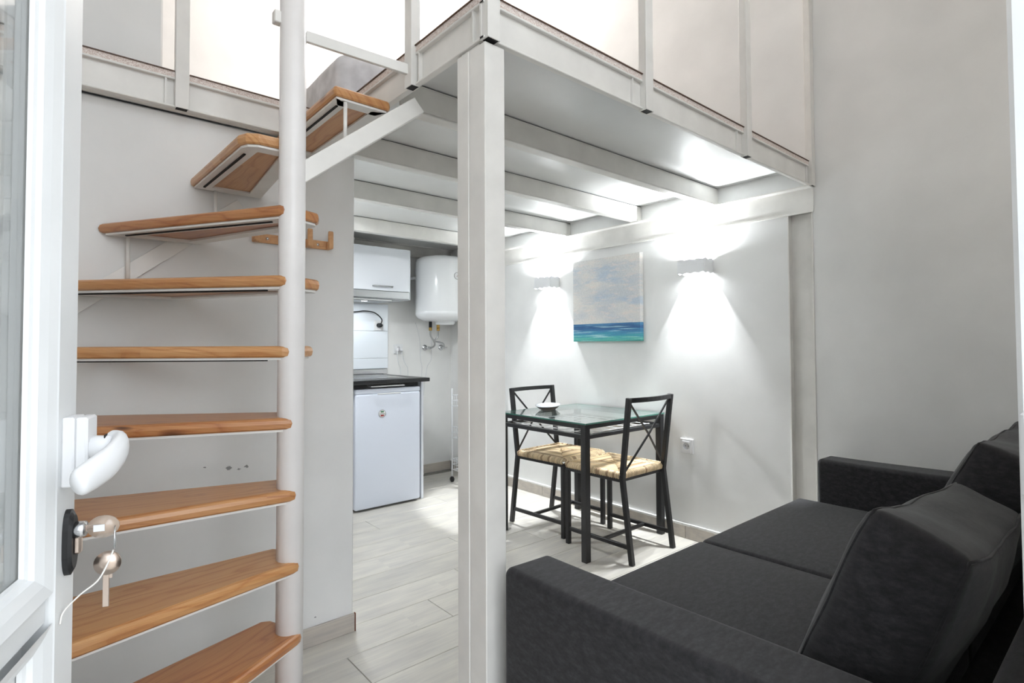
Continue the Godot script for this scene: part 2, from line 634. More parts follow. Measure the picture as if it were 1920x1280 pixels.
	s = st(); bx(s, 0.85, 1.75, 3.85, YC, -0.02, 0.3); obj("plaster", s, M.wall, w)
	s = st(); bx(s, -0.26, 0.71, 3.8, YC, -0.02, 0.3); obj("plaster", s, M.wall, w)
	w = structure("ceiling", "white ceiling")
	s = st(); bx(s, -0.7, XW + 0.12, YC, YC + 0.12, ZK - 0.12, 0.3); obj("plaster", s, M.ceiling, w)
	# skirting tiles, painted unevenly along their upper edge
	var rng := RandomNumberGenerator.new()
	rng.seed = 5
	var b1 := structure("baseboard_right", "greige tile skirting")
	var z := -1.2
	while z > ZK + 0.02:
		var z2: float = max(z - 0.6, ZK)
		s = st(); bx(s, XW - 0.011, XW, 0.0, 0.078, z2 + 0.001, z - 0.001, 0.002); obj("tile", s, M.skirt, b1)
		z = z2
	s = st()
	for k in 60:
		var c := -1.22 - k * 0.05
		bx(s, XW - 0.0125, XW, 0.074 + rng.randf_range(-0.004, 0.0), 0.086, c - 0.05, c, 0.002)
	tag(obj("paint_line", s, M.wall, b1), "white paint run along the skirting's upper edge", "")
	b1 = structure("baseboard_stair", "greige tile skirting")
	for q in [[-0.55, 0.05], [0.05, 0.56], [0.56, 0.953]]:
		s = st(); bx(s, q[0] + 0.001, q[1] - 0.001, 0.0, 0.07, ZS, ZS + 0.011, 0.002); obj("tile", s, M.skirt, b1)
	s = st(); bx(s, 0.953, 0.957, 0.0, 0.07, ZS, ZS + 0.010); tag(obj("tile_end", s, M.clay, b1), "raw red-brown end of the skirting tile", "")
	b1 = structure("baseboard_back", "greige tile skirting")
	s = st(); bx(s, 2.16, XW - 0.012, 0.0, 0.076, ZK, ZK + 0.011, 0.002); obj("tile", s, M.skirt, b1)
	# street outside the entrance
	var p := structure("pavement", "grey paving outside the entrance")
	s = st(); bx(s, -6, 8, -0.2, -0.02, 0.34, 9.0); obj("slab", s, M.pavement, p)

# ---------------------------------------------------------------- loft
# C channel along an axis: open towards `open` (a unit vector), web at the back
func channel_x(s: SurfaceTool, x0: float, x1: float, y0: float, y1: float, zface: float, dir: float, depth := 0.05, t := 0.007) -> void:
	# flanges reach zface, the web stands depth behind it; dir +1: opening towards +z
	bx(s, x0, x1, y0, y0 + t, zface - dir * depth, zface, 0.0015)
	bx(s, x0, x1, y1 - t, y1, zface - dir * depth, zface, 0.0015)
	bx(s, x0, x1, y0 + t, y1 - t, zface - dir * depth, zface - dir * (depth - t))

func channel_z(s: SurfaceTool, z0: float, z1: float, y0: float, y1: float, xface: float, dir: float, depth := 0.05, t := 0.007) -> void:
	bx(s, xface - dir * depth, xface, y0, y0 + t, z0, z1, 0.0015)
	bx(s, xface - dir * depth, xface, y1 - t, y1, z0, z1, 0.0015)
	bx(s, xface - dir * depth, xface - dir * (depth - t), y0 + t, y1 - t, z0, z1)

func square_tube(s: SurfaceTool, x0: float, x1: float, y0: float, y1: float, z0: float, z1: float, t := 0.003) -> void:
	bx(s, x0, x1, y0, y1, z0, z0 + t, 0.001)
	bx(s, x0, x1, y0, y1, z1 - t, z1, 0.001)
	bx(s, x0, x0 + t, y0, y1, z0 + t, z1 - t)
	bx(s, x1 - t, x1, y0, y1, z0 + t, z1 - t)
	bx(s, x0, x1, y1 - 0.003, y1, z0, z1)

func build_loft() -> void:
	var l := thing("loft_platform", "white steel loft platform with particle board floor above kitchen and dining corner", "loft", Vector3(1.8, YB, -2.6))
	var s := st()
	# front beam along x, opening to the front
	channel_x(s, XR, XW - 0.001, YB, YP, ZF, 1.0, 0.018)
	for x in [1.43, 2.11, 2.79]: bx(s, x, x + 0.006, YB + 0.007, YP - 0.007, ZF - 0.013, ZF - 0.003)
	obj("front_beam", s, M.steel, l, true)
	s = st()
	channel_z(s, -2.04, ZF - 0.001, YB, YP, XR, -1.0, 0.02)
	bx(s, XR + 0.002, XR + 0.014, YB + 0.007, YP - 0.007, -1.395, -1.389)
	bx(s, XR + 0.002, XR + 0.014, YB + 0.007, YP - 0.007, -1.13, -1.124)
	obj("side_beam", s, M.steel, l, true)
	s = st()
	channel_x(s, -0.55, XR + 0.045, YB, YP, -2.04, 1.0, 0.02)
	bx(s, -0.55, XR, YB, YB + 0.007, -2.085, -2.06)
	bx(s, 0.29, 0.296, YB + 0.007, YP - 0.007, -2.056, -2.043)
	obj("stairwell_beam", s, M.steel, l, true)
	# joists, opening to the back
	for zj in [-1.572, -2.09, -2.70, -3.455]:
		s = st()
		var x0: float = XR + 0.042 if zj > -2.0 else 0.951
		channel_x(s, x0, XW - 0.001, YB, YP - 0.004, zj - 0.05, -1.0)
		obj("joist", s, M.steel, l, true)
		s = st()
		bx(s, x0, XW - 0.001, YP - 0.004, YP - 0.001, zj - 0.045, zj - 0.004)  # thin dark strip coloured as the gap over the joist
		tag(obj("gap_strip", s, M.slot, l, true), "dark gap strip between joist and panel", "")
	s = st()
	channel_x(s, 0.951, XW - 0.001, YB, YP - 0.001, ZK + 0.051, 1.0)
	obj("joist", s, M.steel, l, true)
	# beam lying along the wall under the joists
	s = st()
	bx(s, XW - 0.006, XW - 0.0005, 1.768, YB - 0.006, ZK + 0.001, -1.072)
	bx(s, XW - 0.012, XW - 0.0005, 1.762, 1.769, ZK + 0.001, -1.072, 0.001)
	bx(s, XW - 0.05, XW - 0.0005, YB - 0.007, YB - 0.0005, ZK + 0.001, -1.072, 0.001)
	obj("wall_beam", s, M.steel, l, true)
	# white panels between the joists
	var edges := [ZF - 0.035, -1.572, -2.09, -2.70, -3.455, ZK + 0.001]
	for k in 5:
		s = st()
		var x0: float = XR + 0.035 if k < 2 else 0.84
		bx(s, x0, XW - 0.001, YP, YP + 0.004, edges[k + 1], edges[k] - 0.0015)
		obj("ceiling_panel", s, M.panel, l, true)
	s = st(); bx(s, -0.549, 0.838, YP, YP + 0.004, ZK + 0.001, -2.075); obj("ceiling_panel", s, M.panel, l, true)
	# particle board floor and its brown laminate, with raw edges in view
	s = st(); bx(s, XR + 0.001, XW - 0.001, YP + 0.0045, YF - 0.003, ZK + 0.001, ZF - 0.002)
	bx(s, XR + 0.001, XW - 0.001, YP + 0.0003, YP + 0.0045, ZF - 0.03, ZF - 0.002)
	bx(s, XR + 0.001, XR + 0.03, YP + 0.0003, YP + 0.0045, -2.04, ZF - 0.03); obj("floor_board", s, M.osb, l, true)
	s = st(); bx(s, -0.549, XR, YP + 0.0045, YF - 0.003, ZK + 0.001, -2.042)
	bx(s, -0.549, XR, YP + 0.0003, YP + 0.0045, -2.072, -2.042); obj("floor_board", s, M.osb, l, true)
	s = st(); bx(s, XR - 0.003, XW - 0.001, YF - 0.003, YF, ZK + 0.001, ZF + 0.002); obj("laminate", s, M.laminate, l, true)
	s = st(); bx(s, -0.549, XR - 0.004, YF - 0.003, YF, ZK + 0.001, -2.038); obj("laminate", s, M.laminate, l, true)

	# column at the corner: two channels welded face to face
	var c := thing("steel_column", "tall white steel column at the near corner of the loft", "column", Vector3(0.862, 0, -1.135))
	s = st()
	bx(s, XR + 0.003, 0.894, 0.004, YB - 0.008, -1.143, ZF, 0.002)
	obj("front_channel", s, M.steel, c, true)
	s = st()
	bx(s, XR + 0.0015, 0.894, 0.004, YB - 0.008, -1.195, -1.1435, 0.002)
	obj("rear_channel", s, M.steel, c, true)
	s = st()
	bx(s, XR + 0.008, 0.89, YB - 0.008, YB - 0.0005, -1.185, ZF - 0.03, 0.001)
	obj("cap_plate", s, M.steel, c, true)
	s = st(); bx(s, 0.78, 0.94, 0.0, 0.005, -1.235, -1.04, 0.001); obj("base_plate", s, M.steel, c, true)
	c = thing("wall_post", "white steel channel post set into the wall behind the sofa", "column", Vector3(XW, 0, -1.139))
	s = st()
	bx(s, XW + 0.03, XW + 0.037, 0.0, 1.7675, -1.193, -1.084)
	bx(s, XW - 0.004, XW + 0.037, 0.0, 1.7675, -1.199, -1.193, 0.001)
	bx(s, XW - 0.004, XW + 0.037, 0.0, 1.7675, -1.084, -1.078, 0.001)
	obj("channel", s, M.steel, c, true)
	s = st()
	bx(s, XW + 0.0005, XW + 0.037, 1.769, YB - 0.004, -1.199, -1.078)
	obj("head_plate", s, M.steel, c, true)

	# railing: hollow square posts; black plugs stand for the shade inside their lower ends
	var r := thing("loft_railing", "white square tube railing standing along the loft edges", "railing", Vector3(0.83, YB, ZF))
	for q in [[0.829, 0.869, ZF - 0.0165, ZF + 0.014], [1.481, 1.521, ZF - 0.0165, ZF + 0.014], [2.163, 2.203, ZF - 0.0165, ZF + 0.014], [2.808, XW - 0.003, ZF - 0.0165, ZF + 0.014],
			[XR - 0.014, XR + 0.0165, -1.447, -1.407], [0.317, 0.356, -2.0565, -2.026]]:
		s = st(); square_tube(s, q[0], q[1], YB - 0.003, 3.02, q[2], q[3]); var po := obj("post", s, M.steel, r, true)
		s = st(); bx(s, q[0] + 0.003, q[1] - 0.003, YB - 0.002, YB + 0.004, q[2] + 0.003, q[3] - 0.003); tag(obj("tube_shade_plug", s, M.slot, po, false), "dark plug standing in for the shade inside the hollow tube", "")
	s = st()
	bx(s, XR - 0.014, XW - 0.003, 3.02, 3.05, ZF - 0.0165, ZF + 0.014, 0.002)
	bx(s, XR - 0.014, XR + 0.0165, 3.02, 3.05, -1.447, ZF, 0.002)
	obj("top_rail", s, M.steel, r, true)
	s = st(); bx(s, -0.55, 0.36, 3.02, 3.05, -2.0565, -2.026, 0.002); obj("top_rail", s, M.steel, r, true)

# ---------------------------------------------------------------- stairs
const PX := 0.511
const PZ := -1.515

func tread_dir(a: float) -> Vector2:
	return Vector2(-cos(deg_to_rad(a)), -sin(deg_to_rad(a)))

func build_stairs() -> void:
	var t := thing("spiral_staircase", "pine winder staircase with open treads around a white steel pole", "staircase", Vector3(PX, 0, PZ))
	var s := st(true)
	lathe(s, Vector3(PX, 0, PZ), [Vector2(0.0, 0.0), Vector2(0.034, 0.0), Vector2(0.034, 3.05), Vector2(0.0, 3.05)], 40)
	obj("pole", s, M.pole, t, true)
	var ang := [-49.0, -32.0, -15.0, 2.0, 20.0, 35.0, 49.0, 59.5]
	for k in 8:
		var a: float = ang[k]
		var b: float = a + 14.0 if k < 7 else 69.0
		var d := tread_dir(a)
		var e := tread_dir(b)
		var nf := Vector2(-sin(deg_to_rad(a)), cos(deg_to_rad(a)))
		var nb := Vector2(-sin(deg_to_rad(b)), cos(deg_to_rad(b)))
		var P := Vector2(PX, PZ)
		var L := 0.66 if k < 6 else 0.95
		var back := 0.112 if k < 7 else 0.10
		var poly := PackedVector2Array([P + nf * 0.039 + d * L, P + nf * 0.039 + d * 0.012, P + nf * 0.036 - d * 0.002, P + nf * 0.028 - d * 0.011, P + nf * 0.012 - d * 0.014, P - nb * 0.06 - e * 0.014, P - nb * (back - 0.02) - e * 0.012, P - nb * back + e * 0.008, P - nb * back + e * L])
		var room := PackedVector2Array([Vector2(-0.14, ZS + 0.004), Vector2(1.2, ZS + 0.004), Vector2(1.2, -0.9), Vector2(-0.14, -0.9)])
		var cut := Geometry2D.intersect_polygons(poly, room)
		var pl := []
		for v in cut[0]: pl.append(v)
		make_tread(t, pl, 1.12 + (k - 5) * 0.1875, (d + e).normalized(), k, nf)
	# the two uppermost treads lie across, between the pole and the loft
	make_tread(t, [Vector2(0.372, ZS + 0.004), Vector2(0.388, -1.575), Vector2(0.400, -1.545), Vector2(0.428, -1.528), Vector2(0.52, -1.528), Vector2(0.55, -1.56), Vector2(0.60, ZS + 0.004)], 1.6825, Vector2(0, -1), 8, Vector2.LEFT)
	make_tread(t, [Vector2(0.628, ZS + 0.004), Vector2(0.628, -1.525), Vector2(0.634, -1.518), Vector2(0.80, -1.518), Vector2(0.808, -1.526), Vector2(0.808, ZS + 0.004)], 1.870, Vector2(0, -1), 9, Vector2.LEFT)
	# straight stringer behind the pole and its hanger rods
	s = st()
	bar(s, Vector3(0.520, 1.577, -1.514), Vector3(0.868, 1.853, -1.462), 0.03, 0.05, 0.002)
	obj("stringer", s, M.steel, t, true)
	s = st()
	bar(s, Vector3(-0.06, 1.132, -2.083), Vector3(0.53, 1.612, -2.083), 0.008, 0.048, 0.001)
	obj("wall_strap", s, M.steel, t, true)
	for q in [[0.203, -2.07, 1.46, 1.325], [0.445, -2.07, 1.648, 1.50], [0.668, -1.535, 1.832, 1.70]]:
		s = st(true)
		tube(s, [Vector3(q[0], q[3], q[1]), Vector3(q[0], q[2], q[1])], 0.006, 8)
		obj("hanger_rod", s, M.steel, t, true)
	# flat rail from the pole to the railing post
	s = st()
	bar(s, Vector3(PX + 0.02, 1.974, PZ + 0.0), Vector3(XR - 0.004, 1.937, -1.43), 0.012, 0.03, 0.001)
	obj("short_rail", s, M.steel, t, true)
	s = st()
	bx(s, PX - 0.05, PX - 0.03, 1.985, 2.018, PZ - 0.02, PZ + 0.005, 0.002)
	obj("bracket", s, M.steel, t, true)

func make_tread(t: Node3D, poly: Array, top: float, grain: Vector2, k: int, front: Vector2) -> void:
	var th := 0.030
	var s := st()
	var lay := [Vector2(top - th, 0.006), Vector2(top - th + 0.004, 0.002), Vector2(top - th * 0.5, 0.0), Vector2(top - 0.006, 0.002), Vector2(top - 0.002, 0.006), Vector2(top, 0.012)]
	slab(s, poly, lay, grain, Vector2(0.9, 3.0), Vector2(0.37 * k, 0.29 * k))
	var o := obj("tread", s, M.wood[k % 3], t, true)
	# steel frame below the board
	s = st()
	var y1 := top - th - 0.0005
	var outer := shrink(poly, 0.010)
	var inner := shrink(poly, 0.052)
	var n := poly.size()
	for i in n:
		var j := (i + 1) % n
		for y in [y1, y1 - 0.006]:
			quad(s, Vector3(outer[i].x, y, outer[i].y), Vector3(outer[j].x, y, outer[j].y), Vector3(inner[j].x, y, inner[j].y), Vector3(inner[i].x, y, inner[i].y), Vector3.UP if y == y1 else Vector3.DOWN)
		var e: Vector2 = outer[j] - outer[i]
		var on := Vector3(e.y, 0, -e.x)
		var m2: Vector2 = (outer[i] + outer[j]) * 0.5 - (inner[i] + inner[j]) * 0.5
		if on.dot(Vector3(m2.x, 0, m2.y)) < 0: on = -on
		quad(s, Vector3(outer[i].x, y1, outer[i].y), Vector3(outer[j].x, y1, outer[j].y), Vector3(outer[j].x, y1 - 0.006, outer[j].y), Vector3(outer[i].x, y1 - 0.006, outer[i].y), on)
		quad(s, Vector3(inner[i].x, y1, inner[i].y), Vector3(inner[j].x, y1, inner[j].y), Vector3(inner[j].x, y1 - 0.006, inner[j].y), Vector3(inner[i].x, y1 - 0.006, inner[i].y), -on)
	# rolled lip along the front edge
	var fr := obj("frame", s, M.steel, o, false)
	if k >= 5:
		# flat black strip stands in for the shaded gap between frame bars
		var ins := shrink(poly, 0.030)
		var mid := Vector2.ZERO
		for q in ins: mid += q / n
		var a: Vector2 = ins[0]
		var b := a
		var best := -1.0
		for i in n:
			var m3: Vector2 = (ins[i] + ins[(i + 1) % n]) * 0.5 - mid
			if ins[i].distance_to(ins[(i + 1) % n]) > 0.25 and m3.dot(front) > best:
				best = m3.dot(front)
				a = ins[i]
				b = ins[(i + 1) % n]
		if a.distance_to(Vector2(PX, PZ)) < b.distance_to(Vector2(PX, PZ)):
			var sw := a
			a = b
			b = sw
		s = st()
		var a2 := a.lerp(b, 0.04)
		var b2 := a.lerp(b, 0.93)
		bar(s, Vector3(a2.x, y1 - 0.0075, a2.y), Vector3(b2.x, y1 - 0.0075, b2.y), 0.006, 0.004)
		tag(obj("gap_shade_strip", s, M.slot, o, false), "black strip standing in for the shaded gap along the frame", "")

# ---------------------------------------------------------------- entrance door, jamb, keys
func build_door() -> void:
	var d := structure("door_1", "white glazed entrance door standing open at the left")
	d.position = Vector3(0.03, 0, -0.77)
	d.rotation.y = deg_to_rad(-19.3)
	# own axes: x out of the face towards the camera, z from the free edge to the hinge
	var s := st()
	bx(s, -0.05, 0.0, 0.012, 2.12, -0.008, 0.047, 0.004)
	obj("stile", s, M.door, d)
	s = st(); bx(s, -0.05, 0.0, 0.012, 2.12, 0.73, 0.80, 0.004); obj("stile", s, M.door, d)
	for q in [[0.012, 0.12], [0.845, 0.875], [2.03, 2.12]]:
		s = st(); bx(s, -0.05, -0.006, q[0], q[1], 0.047, 0.73, 0.003); obj("rail", s, M.door, d)
	# sloping glazing beads
	for q in [[0.875, 2.03], [0.12, 0.845]]:
		s = st()
		var y0: float = q[0]
		var y1: float = q[1]
		var prof := [Vector2(-0.0005, 0.047), Vector2(-0.004, 0.058), Vector2(-0.0085, 0.0675), Vector2(-0.013, 0.069), Vector2(-0.015, 0.072), Vector2(-0.019, 0.073)]
		for i in prof.size() - 1:
			var a: Vector2 = prof[i]
			var b: Vector2 = prof[i + 1]
			var k0 := a.y - 0.047
			var k1 := b.y - 0.047
			quad(s, Vector3(a.x, y0 + k0, a.y), Vector3(a.x, y1 - k0, a.y), Vector3(b.x, y1 - k1, b.y), Vector3(b.x, y0 + k1, b.y), Vector3(1, 0, 0.3))
			quad(s, Vector3(a.x, y0 + k0, 0.73 - k0), Vector3(a.x, y1 - k0, 0.73 - k0), Vector3(b.x, y1 - k1, 0.73 - k1), Vector3(b.x, y0 + k1, 0.73 - k1), Vector3(1, 0, -0.3))
			quad(s, Vector3(a.x, y0 + k0, a.y), Vector3(a.x, y0 + k0, 0.73 - k0), Vector3(b.x, y0 + k1, 0.73 - k1), Vector3(b.x, y0 + k1, b.y), Vector3(1, 0.3, 0))
			quad(s, Vector3(a.x, y1 - k0, a.y), Vector3(a.x, y1 - k0, 0.73 - k0), Vector3(b.x, y1 - k1, 0.73 - k1), Vector3(b.x, y1 - k1, b.y), Vector3(1, -0.3, 0))
		obj("glazing_bead", s, M.door, d)
	s = st(); bx(s, -0.025, -0.020, 0.885, 2.02, 0.06, 0.72); obj("pane", s, M.pane, d)
	s = st(); bx(s, -0.034, -0.020, 0.13, 0.835, 0.06, 0.72); obj("panel", s, M.door, d)
	# handle
	s = st()
	bx(s, 0.0, 0.0108, 0.975, 1.047, 0.003, 0.036, 0.0015)
	var h := obj("handle", s, M.plastic, d)
	s = st(); bx(s, 0.0108, 0.022, 0.976, 1.0465, 0.004, 0.035, 0.002); obj("cover", s, M.plastic, h)
	s = st(true)
	lathe(s, Vector3(0.020, 1.012, 0.018), [Vector2(0.0, 0.0), Vector2(0.0135, 0.0), Vector2(0.0125, 0.012), Vector2(0.012, 0.02), Vector2(0.0, 0.02)], 24, Basis(Vector3(0, 0, 1), Vector3(1, 0, 0), Vector3(0, 1, 0)))
	obj("neck", s, M.plastic, h)
	s = st(true)
	var path := curve([Vector3(0.032, 1.016, 0.010), Vector3(0.045, 1.0145, 0.018), Vector3(0.0495, 1.010, 0.038), Vector3(0.048, 1.003, 0.066), Vector3(0.040, 0.996, 0.094), Vector3(0.034, 0.992, 0.108)], 9)
	lever(s, path)
	obj("lever", s, M.plastic, h)
	s = st(); bx(s, 0.0335, 0.0345, 0.998, 1.026, 0.0115, 0.0245); obj("joint", s, M.slot, h)
	# lock escutcheon and cylinder
	s = st()
	var oval := []
	for k in 24:
		var a := TAU * k / 24
		oval.append(Vector2(0.018 + 0.0115 * cos(a), 0.915 + 0.0205 * sign(sin(a)) * pow(abs(sin(a)), 0.5) + 0.0138 * sin(a)))
	for k in 24:
		var p: Vector2 = oval[k]
		var q: Vector2 = oval[(k + 1) % 24]
		var cpt := Vector2(0.018, 0.915)
		var pi_ := p.lerp(cpt, 0.18)
		var qi := q.lerp(cpt, 0.18)
		quad(s, Vector3(0, p.y, p.x), Vector3(0, q.y, q.x), Vector3(0.005, q.y, q.x), Vector3(0.005, p.y, p.x), Vector3(0, p.y - cpt.y, p.x - cpt.x))
		quad(s, Vector3(0.005, p.y, p.x), Vector3(0.005, q.y, q.x), Vector3(0.008, qi.y, qi.x), Vector3(0.008, pi_.y, pi_.x), Vector3(1, 0, 0))
		tri(s, Vector3(0.008, pi_.y, pi_.x), Vector3(0.008, qi.y, qi.x), Vector3(0.008, cpt.y, cpt.x), Vector3(1, 0, 0))
	var lk := obj("lock_plate", s, M.black, d)
	s = st(true)
	lathe(s, Vector3(0.007, 0.927, 0.018), [Vector2(0, 0), Vector2(0.0085, 0), Vector2(0.0085, 0.009), Vector2(0.0075, 0.0105), Vector2(0.0, 0.0105)], 24, Basis(Vector3(0, 0, 1), Vector3(1, 0, 0), Vector3(0, 1, 0)))
	obj("cylinder", s, M.chrome, lk)
	s = st(); bx(s, 0.007, 0.014, 0.902, 0.921, 0.014, 0.022, 0.002); obj("cylinder_body", s, M.nickel, lk)
	# keys: one in the lock, one hanging from the ring, a thin string
	var b := d.transform
	var kt := thing("key_bunch", "two keys on a ring with a white string hanging from the door lock", "keys", b * Vector3(0.03, 0.84, 0.018), deg_to_rad(-19.3))
	var o := Vector3(0.03, 0.84, 0.018)
	s = st()
	bar(s, Vector3(0.0175, 0.9275, 0.018) - o, Vector3(0.030, 0.9275, 0.018) - o, 0.0022, 0.007, 0.0005)
	obj("key_blade", s, M.nickel, kt)
	s = st(true)
	flat_disc(s, Vector3(0.0325, 0.9275, 0.018) - o, 0.0145, 0.0118, 0.0022)
	var bow := obj("key_bow", s, M.bow, kt)
	s = st(); bx(s, 0.0245 - o.x, 0.0345 - o.x, 0.9235 - o.y, 0.9305 - o.y, 0.0206 - o.z, 0.0212 - o.z); obj("label", s, M.plastic, bow)
	s = st(true)
	var ring := []
	for k in 25:
		var a := TAU * k / 24
		ring.append(Vector3(0.0435 + 0.002 * sin(a), 0.9145 + 0.0125 * cos(a), 0.020 + 0.009 * sin(a)) - o)
	tube(s, ring, 0.0008, 6)
	obj("ring", s, M.chrome, kt)
	s = st(true)
	flat_disc(s, Vector3(0.037, 0.8885, 0.019) - o, 0.0125, 0.0125, 0.0018)
	var kb := obj("key_bow", s, M.nickel, kt)
	s = st()
	bx(s, 0.033 - o.x, 0.039 - o.x, 0.8425 - o.y, 0.880 - o.y, 0.0182 - o.z, 0.0198 - o.z, 0.0005)
	bx(s, 0.039 - o.x, 0.0415 - o.x, 0.8725 - o.y, 0.8785 - o.y, 0.0182 - o.z, 0.0198 - o.z)
	obj("key_blade", s, M.nickel, kt)
	s = st(true)
	tube(s, curve([Vector3(0.043, 0.903, 0.022) - o, Vector3(0.038, 0.888, 0.0245) - o, Vector3(0.030, 0.873, 0.026) - o, Vector3(0.016, 0.862, 0.028) - o, Vector3(0.003, 0.848, 0.030) - o, Vector3(-0.006 + 0.008, 0.838, 0.036) - o], 5), 0.0009, 6)
	obj("string", s, M.cord, kt)
	# jamb on the right with its keep, and the frame round the opening
	var j := structure("trim_1", "white entrance door frame")
	s = st(); bx(s, 0.655, 0.71, 0.0, 2.2, -0.081, 0.10, 0.004); obj("jamb", s, M.door, j)
	s = st(); bx(s, 0.647, 0.656, 0.985, 1.06, -0.079, -0.045, 0.003); obj("keep", s, M.plastic, j)
	s = st(); bx(s, -0.30, -0.255, 0.0, 2.2, -0.03, 0.10, 0.004); obj("jamb", s, M.door, j)
	s = st(); bx(s, -0.30, 0.71, 2.2, 2.26, -0.06, 0.10, 0.004); obj("head", s, M.door, j)
	var w := structure("added_window_1", "unseen glazed fanlight added above the entrance for daylight")  # out of view; put in to bring daylight from high over the door
	s = st(); bx(s, -0.255, 0.71, 2.27, 3.795, 0.05, 0.056); obj("pane", s, M.pane, w)
	s = st(); bx(s, 0.21, 0.24, 2.26, 3.8, 0.03, 0.08, 0.003); obj("glazing_bar", s, M.door, w)

	w = structure("added_window_2", "unseen white framed high window added above the sofa for daylight")  # out of view; added and sized to light the front room from above
	s = st()
	bx(s, 0.85, 0.90, 2.35, 3.85, 0.03, 0.09, 0.003); bx(s, 1.70, 1.75, 2.35, 3.85, 0.03, 0.09, 0.003)
	bx(s, 0.90, 1.70, 2.35, 2.40, 0.03, 0.09, 0.003); bx(s, 0.90, 1.70, 3.80, 3.85, 0.03, 0.09, 0.003)
	bx(s, 1.28, 1.32, 2.40, 3.80, 0.03, 0.09, 0.003)
	obj("window_frame", s, M.door, w)
	for x in [[0.90, 1.28], [1.32, 1.70]]:
		s = st(); bx(s, x[0], x[1], 2.40, 3.80, 0.055, 0.061); obj("pane", s, M.pane, w)

func lever(s: SurfaceTool, path: Array) -> void:
	# flattened oval grip that tapers to a rounded end
	var rings := []
	for i in path.size():
		var a: Vector3 = path[max(i - 1, 0)]
		var b: Vector3 = path[min(i + 1, path.size() - 1)]
		var d := (b - a).normalized()
		var side := d.cross(Vector3.UP).normalized()
		var up := side.cross(d).normalized()
		var t := float(i) / (path.size() - 1)
		var k := 1.0
		if t > 0.88: k = sqrt(max(0.0, 1.0 - pow((t - 0.88) / 0.12, 2.0)))
		if t < 0.1: k = sqrt(max(0.0, 1.0 - pow((0.1 - t) / 0.1, 2.0)))
		var ring := []
		for n in 16:
			var q := TAU * n / 16
			ring.append(path[i] + (up * cos(q) * lerpf(0.0125, 0.0165, sin(PI * t)) + side * sin(q) * 0.0088) * k)
		rings.append(ring)
	for i in rings.size() - 1:
		for n in 16:
			var m := (n + 1) % 16
			quad(s, rings[i][n], rings[i][m], rings[i + 1][m], rings[i + 1][n], (rings[i][n] + rings[i][m]) * 0.5 - path[i])

# thin rounded plate in the x-y plane
func flat_disc(s: SurfaceTool, c: Vector3, rx: float, ry: float, t: float, n := 28) -> void:
	for k in n:
		var a := TAU * k / n
		var b := TAU * (k + 1) / n
		var p := c + Vector3(rx * cos(a), ry * sin(a), 0)
		var q := c + Vector3(rx * cos(b), ry * sin(b), 0)
		var z := Vector3(0, 0, t * 0.5)
		quad(s, p - z, q - z, q + z, p + z, (p + q) * 0.5 - c)
		tri(s, c + z, p + z, q + z, Vector3.BACK)
		tri(s, c - z, p - z, q - z, Vector3.FORWARD)

# ---------------------------------------------------------------- sofa
func build_sofa() -> void:
	var o := thing("sofa", "charcoal fabric two-seat sofa with low square arms", "sofa", Vector3(1.826, 0, -0.55))
	var s := st(true)
	var wave := func(p: Vector3, n: Vector3): return p + n * 0.004 * sin(p.x * 7.0 + p.z * 5.0)
	rbox(s, Vector3(1.83, 0.165, -0.545), Vector3(0.845, 0.115, 0.485), 0.02, 6); obj("base", s, M.fabric, o, true)
	for x in [[0.832, 0.983], [2.677, 2.822]]:
		s = st(true)
		rbox(s, Vector3((x[0] + x[1]) / 2, 0.325, -0.545), Vector3((x[1] - x[0]) / 2, 0.275, 0.475), 0.022, 8, Basis.IDENTITY, wave)
		obj("arm", s, M.fabric, o, true)
	for k in 2:
		s = st(true)
		var cx := 1.406 if k == 0 else 2.252
		var puff := func(p: Vector3, n: Vector3):
			var q := p
			if n.y > 0.2: q.y += 0.010 * (1.0 - pow(p.x / 0.42, 2.0)) * (1.0 - pow(p.z / 0.40, 2.0))
			return q
		rbox(s, Vector3(cx, 0.345, -0.715), Vector3(0.422, 0.065, 0.385), 0.02, 8, Basis.IDENTITY, puff)
		obj("seat_cushion", s, M.fabric, o, true)
	s = st(true)
	rbox(s, Vector3(1.83, 0.40, -0.115), Vector3(0.845, 0.24, 0.055), 0.03, 6); obj("back", s, M.fabric, o, true)
	for x in [0.90, 2.75]:
		for z in [-0.95, -0.14]:
			s = st(); bx(s, x - 0.025, x + 0.025, 0.0, 0.052, z - 0.025, z + 0.025, 0.003); obj("foot", s, M.black, o, true)
	# loose back cushions
	var labels := ["near charcoal back cushion with boxed sides leaning on the sofa", "far charcoal back cushion leaning on the sofa beside the wall"]
	var spots := [Vector3(1.435, 0.606, -0.335), Vector3(2.262, 0.618, -0.335)]
	for k in 2:
		var c := thing("sofa_cushion", labels[k], "cushion", spots[k], 0.0, "loose back cushions")
		cushion(c, Vector3(0.385, 0.235, 0.073), deg_to_rad(22.0), k)

